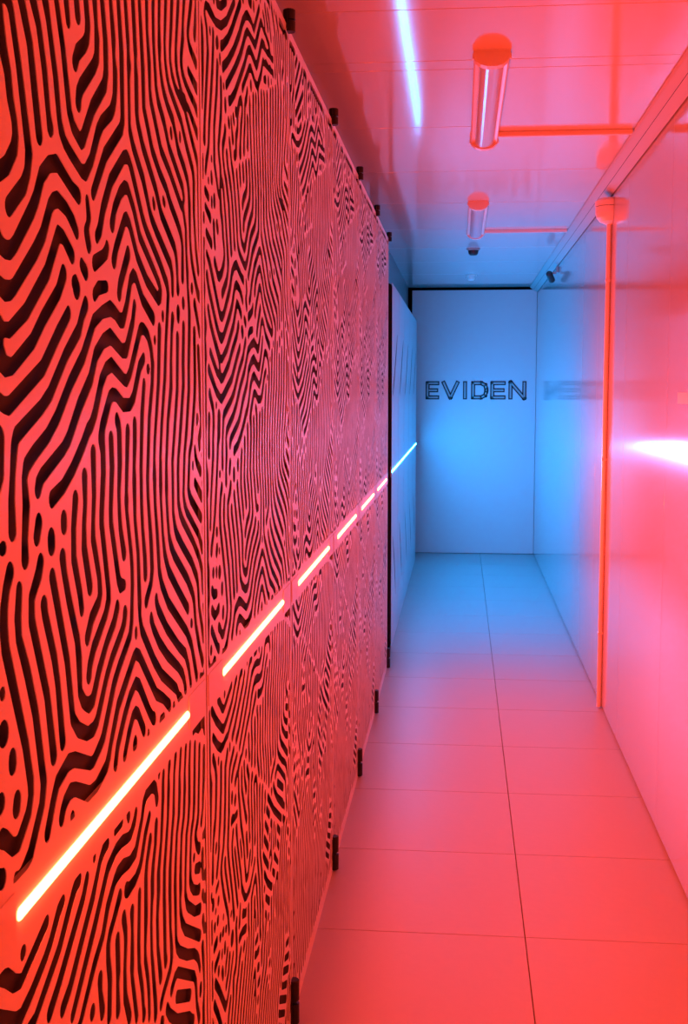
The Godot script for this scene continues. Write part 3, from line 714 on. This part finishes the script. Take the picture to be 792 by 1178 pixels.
# A sheet of the given width (along -z) and height with slots cut through it; its front lies in the plane x = 0.
# Surface 0: the front; surface 1: the cut edges.
func cut_sheet(width: float, height: float, cell: float, slots: Array, rim: float, band_y: float, band_h: float) -> ArrayMesh:
	var nx := int(round(width / cell)) + 1
	var ny := int(round(height / cell)) + 1
	var field := PackedFloat32Array()
	field.resize(nx * ny)
	field.fill(0.02)
	for s in slots:
		var n: int = s.size() / 3
		for k in maxi(1, n - 1):
			var k2 := mini(k + 1, n - 1)
			var ax: float = s[3 * k] * 0.001
			var ay: float = s[3 * k + 1] * 0.001
			var aw: float = s[3 * k + 2] * 0.0001
			var bx: float = s[3 * k2] * 0.001
			var by: float = s[3 * k2 + 1] * 0.001
			var bw: float = s[3 * k2 + 2] * 0.0001
			var reach := 0.008 + maxf(aw, bw)
			var i0 := maxi(0, int((minf(ax, bx) - reach) / cell))
			var i1 := mini(nx - 1, int((maxf(ax, bx) + reach) / cell) + 1)
			var j0 := maxi(0, int((minf(ay, by) - reach) / cell))
			var j1 := mini(ny - 1, int((maxf(ay, by) + reach) / cell) + 1)
			var ex := bx - ax
			var ey := by - ay
			var ll := maxf(ex * ex + ey * ey, 1e-9)
			for j in range(j0, j1 + 1):
				var py := j * cell - ay
				for i in range(i0, i1 + 1):
					var px := i * cell - ax
					var t := clampf((px * ex + py * ey) / ll, 0.0, 1.0)
					var dx := px - t * ex
					var dy := py - t * ey
					var d := sqrt(dx * dx + dy * dy) - (aw + (bw - aw) * t)
					var at := j * nx + i
					if d < field[at]:
						field[at] = d
	for j in ny:
		var y := j * cell
		var keep := minf(minf(y, height - y) - rim, 1.0)
		var band := absf(y - band_y) - band_h
		for i in nx:
			var x := i * cell
			var edge := minf(keep, minf(x, width - x) - rim)
			edge = minf(edge, band)
			field[j * nx + i] = maxf(field[j * nx + i], -edge)
	var fv := PackedVector3Array()
	var wv := PackedVector3Array()
	var wn := PackedVector3Array()
	var cx := [0, 1, 1, 0]
	var cy := [0, 0, 1, 1]
	for i in nx - 1:
		var run := -1
		for j in ny:
			var full := false
			if j < ny - 1:
				var a := field[j * nx + i] > 0.0
				var b := field[j * nx + i + 1] > 0.0
				var c := field[(j + 1) * nx + i + 1] > 0.0
				var d := field[(j + 1) * nx + i] > 0.0
				full = a and b and c and d
				if not full and (a or b or c or d):
					var poly := PackedVector2Array()
					var out_at := []
					var in_at := []
					for k in 4:
						var k2 := (k + 1) % 4
						var va := field[(j + cy[k]) * nx + i + cx[k]]
						var vb := field[(j + cy[k2]) * nx + i + cx[k2]]
						var pa := Vector2((i + cx[k]) * cell, (j + cy[k]) * cell)
						var pb := Vector2((i + cx[k2]) * cell, (j + cy[k2]) * cell)
						if va > 0.0:
							poly.append(pa)
						if (va > 0.0) != (vb > 0.0):
							var pc := pa.lerp(pb, clampf(va / (va - vb), 0.02, 0.98))
							poly.append(pc)
							if va > 0.0:
								out_at.append([poly.size() - 1, pc])
							else:
								in_at.append([poly.size() - 1, pc])
					for k in range(1, poly.size() - 1):
						fv.append(Vector3(0, poly[0].y, -poly[0].x))
						fv.append(Vector3(0, poly[k + 1].y, -poly[k + 1].x))
						fv.append(Vector3(0, poly[k].y, -poly[k].x))
					for o in out_at:
						var best = null
						var gap := 99
						for q in in_at:
							var g: int = (q[0] - o[0] + poly.size()) % poly.size()
							if g > 0 and g < gap:
								gap = g
								best = q
						var p: Vector2 = o[1]
						var r: Vector2 = best[1]
						var dd := r - p
						if dd.length() < 1e-6:
							continue
						dd = dd.normalized()
						var nn := Vector3(0, -dd.x, -dd.y)
						var p0 := Vector3(0, p.y, -p.x)
						var r0 := Vector3(0, r.y, -r.x)
						var deep := Vector3(-SHEET, 0, 0)
						for v in [p0, r0, r0 + deep, p0, r0 + deep, p0 + deep]:
							wv.append(v)
							wn.append(nn)
			if full and run < 0:
				run = j
			if not full and run >= 0:
				var x0 := i * cell
				var x1 := (i + 1) * cell
				var y0 := run * cell
				var y1 := j * cell
				for v in [Vector2(x0, y0), Vector2(x1, y1), Vector2(x1, y0), Vector2(x0, y0), Vector2(x0, y1), Vector2(x1, y1)]:
					fv.append(Vector3(0, v.y, -v.x))
				run = -1
	# the outer edges of the sheet
	var w := (nx - 1) * cell
	var h := (ny - 1) * cell
	var ev := PackedVector3Array()
	var en := PackedVector3Array()
	for e in [[Vector2(0, 0), Vector2(w, 0), Vector3(0, -1, 0)], [Vector2(w, 0), Vector2(w, h), Vector3(0, 0, -1)], [Vector2(w, h), Vector2(0, h), Vector3(0, 1, 0)], [Vector2(0, h), Vector2(0, 0), Vector3(0, 0, 1)]]:
		var p := Vector3(0, e[0].y, -e[0].x)
		var r := Vector3(0, e[1].y, -e[1].x)
		var deep := Vector3(-SHEET, 0, 0)
		for v in [p, r, r + deep, p, r + deep, p + deep]:
			ev.append(v)
			en.append(e[2])
	var fn := PackedVector3Array()
	fn.resize(fv.size())
	fn.fill(Vector3(1, 0, 0))
	fv.append_array(ev)
	fn.append_array(en)
	var mesh := ArrayMesh.new()
	for s in [[fv, fn], [wv, wn]]:
		var arrays := []
		arrays.resize(Mesh.ARRAY_MAX)
		arrays[Mesh.ARRAY_VERTEX] = s[0]
		arrays[Mesh.ARRAY_NORMAL] = s[1]
		mesh.add_surface_from_arrays(Mesh.PRIMITIVE_TRIANGLES, arrays)
	return mesh


# ---------------------------------------------------------------- the shell

func build_shell() -> void:
	# floor: raised-floor tiles on a dark base
	var f := thing("floor", Vector3.ZERO, "pale raised-floor tiles along the aisle", "floor", "", "structure")
	part("floor_base", box(Vector3(-1.45, -0.10, -NEAR + 0.06), Vector3(0.80, -0.022, -FAR - 0.1)), M.grey, f)
	var cols := [-0.97792, -0.39606, 0.18569, 0.672]
	var pitch := 0.58166
	var rows := [NEAR - 0.05]
	var z := 3.11638 - pitch * 7.0
	while z < FAR - 0.05:
		if z > NEAR + 0.05:
			rows.append(z)
		z += pitch
	rows.append(FAR + 0.03)
	for r in rows.size() - 1:
		for c in 3:
			var g := 0.0010
			part("floor_tile", box(Vector3(cols[c] + g, -0.022, -rows[r] - g), Vector3(cols[c + 1] - g, 0.0, -rows[r + 1] + g), 0.0012), M.tile, f)

	# ceiling: glossy metal panels across the aisle
	var ce := thing("ceiling", Vector3.ZERO, "glossy white metal ceiling panels above the aisle", "ceiling", "", "structure")
	part("ceiling_base", box(Vector3(-1.45, CEIL + 0.012, -NEAR + 0.06), Vector3(0.80, CEIL + 0.10, -FAR - 0.1)), M.plaster, ce)
	var joints := [NEAR - 0.05, -0.2, 0.65, 1.5, 2.15, 2.9995, 3.4555, 3.5483, 4.30, 5.15, 6.0, 6.95, 7.85, 8.7, 9.6, FAR + 0.04]
	for k in joints.size() - 1:
		part("ceiling_panel", box(Vector3(-0.62, CEIL, -joints[k] - 0.0015), Vector3(0.69, CEIL + 0.012, -joints[k + 1] + 0.0015), 0.0015), M.ceiling, ce)

	# right wall: glossy panels standing just above the floor
	var wr := thing("wall_right", Vector3.ZERO, "glossy white panelled wall opposite the racks", "wall", "", "structure")
	part("wall_base", box(Vector3(WALL_R + 0.012, -0.02, -NEAR + 0.06), Vector3(WALL_R + 0.10, CEIL + 0.05, -FAR - 0.1)), M.gap, wr)
	var seams := [NEAR - 0.05, -0.107, 0.908, 1.923, 2.939, 3.954, 4.969, 5.984, 6.999, 8.014, 9.029, 10.044, FAR + 0.03]
	for k in seams.size() - 1:
		part("wall_panel", box(Vector3(WALL_R, 0.010, -seams[k] - 0.0007), Vector3(WALL_R + 0.012, CEIL - 0.003, -seams[k + 1] + 0.0007), 0.001), M.wall, wr)

	# the slanted trim between right wall and ceiling
	var tr := thing("trim_1", Vector3.ZERO, "slanted white corner trim between right wall and ceiling", "trim", "", "structure")
	var poly := PackedVector2Array([Vector2(0.595, CEIL - 0.004), Vector2(0.601, CEIL - 0.011), Vector2(0.650, 2.329), Vector2(WALL_R - 0.004, 2.322), Vector2(WALL_R - 0.004, CEIL - 0.004)])
	part("corner_trim", prism(poly, -NEAR, -FAR, Vector3.RIGHT, Vector3.UP, Vector3(0, 0, 1)), M.trim, tr)
	part("trim_carrier", box(Vector3(0.625, 2.345, -NEAR), Vector3(WALL_R - 0.0005, CEIL - 0.0005, -FAR)), M.gap, tr)

	# end wall with a dark gap above it and along its left edge
	var wf := thing("wall_far", Vector3.ZERO, "plain end wall lit blue, closing the aisle", "wall", "", "structure")
	part("wall_base", box(Vector3(-1.45, -0.02, -FAR - 0.03), Vector3(0.80, CEIL + 0.05, -FAR - 0.12)), M.gap, wf)
	part("wall_panel", box(Vector3(-0.438, 0.004, -FAR), Vector3(WALL_R - 0.001, CEIL - 0.026, -FAR - 0.02), 0.002), M.end_wall, wf)

	# near wall, behind the camera
	var wn := thing("wall_near", Vector3.ZERO, "plain white wall closing the near end of the aisle", "wall", "", "structure")
	part("wall_panel", box(Vector3(-1.45, -0.02, -NEAR), Vector3(0.80, CEIL + 0.05, -NEAR + 0.06)), M.plaster, wn)

	# left wall: above the racks, in the gap between the two rows, and beside the camera
	var wl := thing("wall_left", Vector3.ZERO, "white wall above and behind the racks", "wall", "", "structure")
	var red_end := RACK_FIRST + 6.0 * RACK_PITCH
	part("upper_wall", box(Vector3(-0.53, RACK_TOP + 0.002, -RACK_FIRST + RACK_PITCH), Vector3(-0.47, CEIL, -red_end)), M.plaster, wl)
	part("upper_wall", box(Vector3(-0.53, BLUE_TOP + 0.002, -BLUE_START), Vector3(-0.475, CEIL, -FAR - 0.03)), M.panel_grey, wl)
	part("filler_panel", box(Vector3(-0.51, 0.0, -red_end), Vector3(-0.46, CEIL, -BLUE_START)), M.gap, wl)
	part("filler_panel", box(Vector3(-0.51, 0.0, -BLUE_START - 5.0 * 0.74), Vector3(-0.455, BLUE_TOP, -FAR - 0.03)), M.gap, wl)
	part("side_wall", box(Vector3(-0.51, 0.0, -NEAR), Vector3(-0.42, CEIL, -RACK_FIRST + RACK_PITCH - 0.001)), M.plaster, wl)


# ---------------------------------------------------------------- racks

func strip_light(parent: Node3D, at: Vector3, length: float, c: Color, energy: float) -> void:
	var l := AreaLight3D.new()
	l.name = "strip_light"
	l.area_size = Vector2(length, 0.014)
	l.light_color = c.linear_to_srgb()
	l.light_energy = energy
	l.shadow_enabled = true
	for p in [["area_range", 20.0], ["area_attenuation", 2.0]]:
		if p[0] in l:
			l.set(p[0], p[1])
	parent.add_child(l)
	l.transform = Transform3D(Basis(Vector3(0, 0, 1), Vector3(0, 1, 0), Vector3(-1, 0, 0)), at)


func add_hinge(o: Node3D, y: float, h: float) -> void:
	# two black knuckles on a plate, at the far edge of the door
	var hinge := part("hinge", lathe([Vector2(0, 0), Vector2(0.012, 0), Vector2(0.0135, 0.0015), Vector2(0.0135, h * 0.46), Vector2(0.008, h * 0.47), Vector2(0.008, h * 0.53), Vector2(0.0135, h * 0.54), Vector2(0.0135, h - 0.0015), Vector2(0.012, h), Vector2(0, h)], 16), M.black, o, Vector3(0.004, y, -RACK_PITCH + 0.0145))
	part("hinge_plate", box(Vector3(-0.004, 0.004, -0.0135), Vector3(-0.001, h - 0.004, 0.020), 0.0005), M.black, hinge)


func build_red_racks() -> void:
	var sheet := cut_sheet(RACK_PITCH - 0.008, RACK_TOP, 0.004, SLOTS, 0.010, STRIP_Y, 0.031)
	sheet.surface_set_material(0, M.sheet)
	sheet.surface_set_material(1, M.sheet)
	var o := Node3D.new()
	o.name = "server_rack"
	part("patterned_door", sheet, null, o, Vector3(0, 0, -0.004))
	part("door_back", box(Vector3(-CAVITY - 0.004, 0.004, -0.004), Vector3(-CAVITY, RACK_TOP - 0.004, -RACK_PITCH + 0.004)), M.back, o)
	for e in [[0.0, 0.012, 0.004, RACK_PITCH - 0.004], [RACK_TOP - 0.012, RACK_TOP, 0.004, RACK_PITCH - 0.004], [0.0, RACK_TOP, 0.004, 0.010], [0.0, RACK_TOP, RACK_PITCH - 0.010, RACK_PITCH - 0.004]]:
		part("folded_rim", box(Vector3(-CAVITY + 0.0002, e[0], -e[2]), Vector3(-SHEET - 0.0002, e[1], -e[3])), M.sheet, o)
	part("cabinet", box(Vector3(-1.02, 0.0, -0.001), Vector3(-CAVITY - 0.0045, RACK_TOP - 0.004, -RACK_PITCH + 0.001)), M.cabinet, o)
	part("strip_housing", box(Vector3(-CAVITY + 0.0002, STRIP_Y - 0.029, -0.0102), Vector3(-SHEET - 0.0003, STRIP_Y + 0.029, -RACK_PITCH + 0.0102)), M.sheet, o)
	var tube_len := 0.655
	var tube_mid := 0.452
	part("led_tube", tube(tube_len, 0.0072), M.red_tube, o, Vector3(-0.0035, STRIP_Y, -tube_mid), Vector3(PI / 2, 0, 0))
	for s in [-1.0, 1.0]:
		var from: float = tube_mid + s * (tube_len * 0.5 + 0.004)
		var to: float = 0.012 if s < 0.0 else RACK_PITCH - 0.012
		part("strip_end_plate", box(Vector3(0, STRIP_Y - 0.024, -from), Vector3(0.0012, STRIP_Y + 0.024, -to), 0.0004), M.sheet, o)
	add_hinge(o, 2.218, 0.046)
	add_hinge(o, 0.004, 0.104)
	strip_light(o, Vector3(0.0075, STRIP_Y, -tube_mid), tube_len - 0.01, RED, RED_STRIP_ENERGY)
	var where := ["next to the blue-lit racks", "second from the blue-lit racks", "third from the blue-lit racks", "fourth from the blue-lit racks", "fifth from the blue-lit racks", "sixth from the blue-lit racks", "seventh from the blue-lit racks"]
	for k in 7:
		var r: Node3D = o if k == 0 else o.duplicate()
		r.name = numbered("server_rack")
		add_child(r)
		r.position = Vector3(FRONT, 0, -(RACK_FIRST + (5 - k) * RACK_PITCH))
		tag(r, "server rack with wavy slotted white door and red light strip, " + where[k], "server rack", "red-lit racks with slotted doors")


func build_blue_racks() -> void:
	var pitch := 0.74
	var sheet := cut_sheet(pitch - 0.006, BLUE_TOP, 0.006, WIDE_SLOTS, 0.02, STRIP_Y, 0.03)
	sheet.surface_set_material(0, M.bluedoor)
	sheet.surface_set_material(1, M.bluedoor)
	var o := Node3D.new()
	o.name = "blue_lit_rack"
	part("slotted_door", sheet, null, o, Vector3(0, 0, -0.003))
	part("door_back", box(Vector3(-CAVITY - 0.004, 0.004, -0.005), Vector3(-CAVITY, BLUE_TOP - 0.004, -pitch + 0.005)), M.back, o)
	part("cabinet", box(Vector3(-1.0, 0.0, -0.001), Vector3(-CAVITY - 0.0045, BLUE_TOP - 0.002, -pitch + 0.001)), M.cabinet, o)
	part("strip_housing", box(Vector3(-CAVITY + 0.0002, STRIP_Y - 0.028, -0.006), Vector3(-SHEET - 0.0003, STRIP_Y + 0.028, -pitch + 0.006)), M.bluedoor, o)
	part("led_tube", tube(pitch - 0.06, 0.0075), M.blue_tube, o, Vector3(-0.002, STRIP_Y, -pitch * 0.5), Vector3(PI / 2, 0, 0))
	strip_light(o, Vector3(0.009, STRIP_Y, -pitch * 0.5), pitch - 0.07, BLUE, BLUE_STRIP_ENERGY)
	var where := ["next to the red-lit racks", "second from the red-lit racks", "in the middle of its row", "second from the end wall", "against the end wall"]
	for k in 5:
		var r: Node3D = o if k == 0 else o.duplicate()
		r.name = numbered("blue_lit_rack")
		add_child(r)
		r.position = Vector3(BLUE_FRONT, 0, -(BLUE_START + k * pitch))
		tag(r, "lower server rack with plain door and blue light strip, " + where[k], "server rack", "blue-lit racks at the far end")


# ---------------------------------------------------------------- ceiling fittings

func rounded(w: float, h: float, cut: float, n := 5) -> PackedVector2Array:
	var p := PackedVector2Array()
	for c in [[w - cut, h - cut, 0.0], [-w + cut, h - cut, 0.5], [-w + cut, -h + cut, 1.0], [w - cut, -h + cut, 1.5]]:
		for k in n + 1:
			var a: float = PI * (c[2] + 0.5 * k / n)
			p.append(Vector2(c[0] + cut * cos(a), c[1] + cut * sin(a)))
	return p


func build_ceiling_fittings() -> void:
	for k in 2:
		var z0: float = [3.36, 5.95][k]
		var length := 1.15
		var where: String = ["near the middle of the red-lit racks", "where red light turns to blue"][k]
		var o := thing("ceiling_light", Vector3(0.075, CEIL, -z0), "long white ceiling light with clear cover, switched off, " + where, "ceiling light", "ceiling lights that are off")
		# base tray with raised sides, clear half-round cover, rounded end caps
		var tray := PackedVector2Array([Vector2(-0.048, 0.0), Vector2(-0.048, -0.018), Vector2(-0.044, -0.021), Vector2(-0.036, -0.019), Vector2(0.036, -0.019), Vector2(0.044, -0.021), Vector2(0.048, -0.018), Vector2(0.048, 0.0)])
		part("tray", prism(tray, -0.02, -length + 0.02, Vector3.RIGHT, Vector3.UP, Vector3(0, 0, 1)), M.plastic, o)
		var cover := PackedVector2Array()
		for i in 15:
			var a := PI + PI * i / 14.0
			cover.append(Vector2(0.034 * cos(a), -0.019 + 0.021 * sin(a)))
		part("cover", prism(cover, -0.03, -length + 0.03, Vector3.RIGHT, Vector3.UP, Vector3(0, 0, 1)), M.diffuser, o)
		for e in [0.0, length - 0.034]:
			var cap := PackedVector2Array()
			for q in [[0.050, 0.0], [-0.050, 0.0], [-0.050, -0.014], [-0.044, -0.027], [-0.030, -0.038], [-0.012, -0.043], [0.012, -0.043], [0.030, -0.038], [0.044, -0.027], [0.050, -0.014]]:
				cap.append(Vector2(q[0], q[1]))
			var c := part("end_cap", prism(cap, -e, -e - 0.034, Vector3.RIGHT, Vector3.UP, Vector3(0, 0, 1)), M.plastic, o)
			for side in [-1.0, 1.0]:
				part("clip", box(Vector3(side * 0.0485, -0.020, -e - 0.008), Vector3(side * 0.0525, -0.006, -e - 0.026), 0.001), M.plastic, c)
		var zc: float = [4.40, 7.02][k]
		var bar := thing("cable_duct", Vector3(0.0, CEIL, -zc), "white cable duct from ceiling light to corner trim, " + where, "cable duct", "cable ducts across the ceiling")
		part("duct_body", box(Vector3(0.1235, -0.015, -0.011), Vector3(0.592, 0.0, 0.011), 0.002), M.plastic, bar)
		part("duct_lid", box(Vector3(0.1255, -0.017, -0.0095), Vector3(0.590, -0.0148, 0.0095), 0.0006), M.plastic, bar)
	for k in 2:
		var zc: float = [7.90, 9.66][k]
		var o := thing("smoke_detector", Vector3(0.071, CEIL, -zc), ["dark round detector on ceiling beyond the farther ceiling light", "small pale round detector on ceiling close to the end wall"][k], "detector")
		part("base", lathe([Vector2(0, -0.012), Vector2(0.040, -0.012), Vector2(0.044, -0.008), Vector2(0.044, 0), Vector2(0, 0)], 20), M.grey if k == 0 else M.plastic, o)
		part("head", lathe([Vector2(0, -0.046), Vector2(0.020, -0.044), Vector2(0.030, -0.034), Vector2(0.034, -0.0125), Vector2(0, -0.0125)], 20), M.letter if k == 0 else M.plastic, o)


# ---------------------------------------------------------------- things on the right wall

func build_wall_fittings() -> void:
	var p := thing("wall_conduit", Vector3(WALL_R, 0, -5.52), "thin upright white conduit on the right wall, floor to ceiling", "conduit")
	part("pipe", lathe([Vector2(0, 0.005), Vector2(0.011, 0.005), Vector2(0.011, 2.215), Vector2(0, 2.215)], 16), M.plastic, p, Vector3(-0.0105, 0, 0))
	for y in [0.35, 1.15, 1.95]:
		part("pipe_clip", box(Vector3(-0.0225, y - 0.006, -0.013), Vector3(0.0, y + 0.006, 0.013), 0.002), M.plastic, p)
	var j := thing("junction_box", Vector3(WALL_R - 0.001, 2.21, -5.52), "half-round white junction box on top of the upright conduit", "junction box")
	part("box_dome", lathe([Vector2(0, -0.016), Vector2(0.030, -0.013), Vector2(0.052, -0.003), Vector2(0.066, 0.014), Vector2(0.072, 0.034), Vector2(0.072, 0.060)], 20, PI / 2, PI * 1.5), M.plastic, j)
	part("box_lid", lathe([Vector2(0.066, 0.062), Vector2(0.074, 0.063), Vector2(0.074, 0.084), Vector2(0.062, 0.096), Vector2(0, 0.100)], 20, PI / 2, PI * 1.5), M.plastic, j)

	var c := thing("security_camera", Vector3(0.655, 2.29, -8.47), "small dark camera under the corner trim near the end wall", "camera")
	part("bracket", box(Vector3(-0.012, -0.02, -0.02), Vector3(0.005, 0.02, 0.02), 0.002), M.grey, c)
	part("arm", box(Vector3(-0.035, -0.03, -0.008), Vector3(-0.010, -0.014, 0.008), 0.002), M.grey, c)
	var body := part("camera_body", lathe([Vector2(0, -0.05), Vector2(0.018, -0.05), Vector2(0.022, -0.045), Vector2(0.022, 0.03), Vector2(0.016, 0.038), Vector2(0, 0.038)], 18), M.letter, c, Vector3(-0.05, -0.045, 0.0), Vector3(0.9, 0, 0.35))
	part("lens", lathe([Vector2(0, -0.054), Vector2(0.012, -0.054), Vector2(0.014, -0.0505), Vector2(0, -0.0505)], 16), M.black, body)

	var l := thing("wall_label", Vector3(WALL_R, 1.42, -3.40), "small grey label plate stuck to the glossy right wall", "label plate")
	part("plate", box(Vector3(-0.0015, 0, 0.12), Vector3(0, 0.034, -0.36), 0.0005), M.label, l)


# ---------------------------------------------------------------- lettering on the end wall

func bar_poly(a: Vector2, b: Vector2, t: float, grow := 0.0) -> PackedVector2Array:
	var d := (b - a).normalized()
	var n := Vector2(-d.y, d.x) * t * 0.5
	a -= d * grow
	b += d * grow
	return PackedVector2Array([a - n, b - n, b + n, a + n])


func build_sign() -> void:
	var o := thing("wall_lettering", Vector3(-0.314, 1.385, -FAR), "dark outlined capital letters across the blue-lit end wall", "lettering")
	var u := 0.001383
	var hgt := 0.162
	var t := 0.036
	var ti := 0.015
	var k := t * 0.5
	var top := hgt - k
	var mid := hgt * 0.5
	# each letter: [left, right, list of lines]; lines are bent lines in metres
	var e_lines := func(w: float) -> Array: return [[Vector2(w - k * 0.3, top), Vector2(k, top), Vector2(k, k), Vector2(w - k * 0.3, k)], [Vector2(k, mid), Vector2(w - k * 0.8, mid)]]
	var letters := [
		["E", 0.0, 92.0], ["V", 98.0, 222.0], ["I", 240.0, 267.0], ["D", 292.0, 402.0], ["E", 415.0, 517.0], ["N", 531.0, 645.0]]
	for l in letters:
		var w: float = (l[2] - l[1]) * u
		var lines := []
		match l[0]:
			"E":
				lines = e_lines.call(w)
			"V":
				lines = [[Vector2(k, hgt), Vector2(w * 0.5, k * 0.9), Vector2(w - k, hgt)]]
			"I":
				lines = [[Vector2(w * 0.5, 0), Vector2(w * 0.5, hgt)]]
			"D":
				lines = [[Vector2(k, k), Vector2(k, top), Vector2(w * 0.58, top), Vector2(w * 0.82, top - 0.018), Vector2(w - k, mid + 0.012), Vector2(w - k, mid - 0.012), Vector2(w * 0.82, k + 0.018), Vector2(w * 0.58, k), Vector2(k, k)]]
			"N":
				lines = [[Vector2(k, 0), Vector2(k, hgt - k * 0.6), Vector2(w - k, k * 0.6), Vector2(w - k, hgt)]]
		var letter: MeshInstance3D = null
		for layer in 2:
			var st := SurfaceTool.new()
			st.begin(Mesh.PRIMITIVE_TRIANGLES)
			for line in lines:
				for i in line.size() - 1:
					var closed: bool = line[0] == line[-1]
					var grow := (t if layer == 0 else ti) * 0.42
					var first: bool = i == 0 and not closed
					var last: bool = i == line.size() - 2 and not closed
					var a: Vector2 = line[i]
					var b: Vector2 = line[i + 1]
					var d := (b - a).normalized()
					if layer == 1:
						if first:
							a += d * (t - ti) * 0.5
						if last:
							b -= d * (t - ti) * 0.5
					if not first:
						a -= d * grow
					if not last:
						b += d * grow
					var m := prism(bar_poly(a, b, t if layer == 0 else ti), 0.0005, 0.004 if layer == 0 else 0.0055, Vector3.RIGHT, Vector3.UP, Vector3(0, 0, 1))
					st.append_from(m, 0, Transform3D.IDENTITY)
			if layer == 0:
				letter = part("letter", st.commit(), M.letter, o, Vector3(l[1] * u, 0, 0))
			else:
				part("inlay", st.commit(), M.inlay, letter)
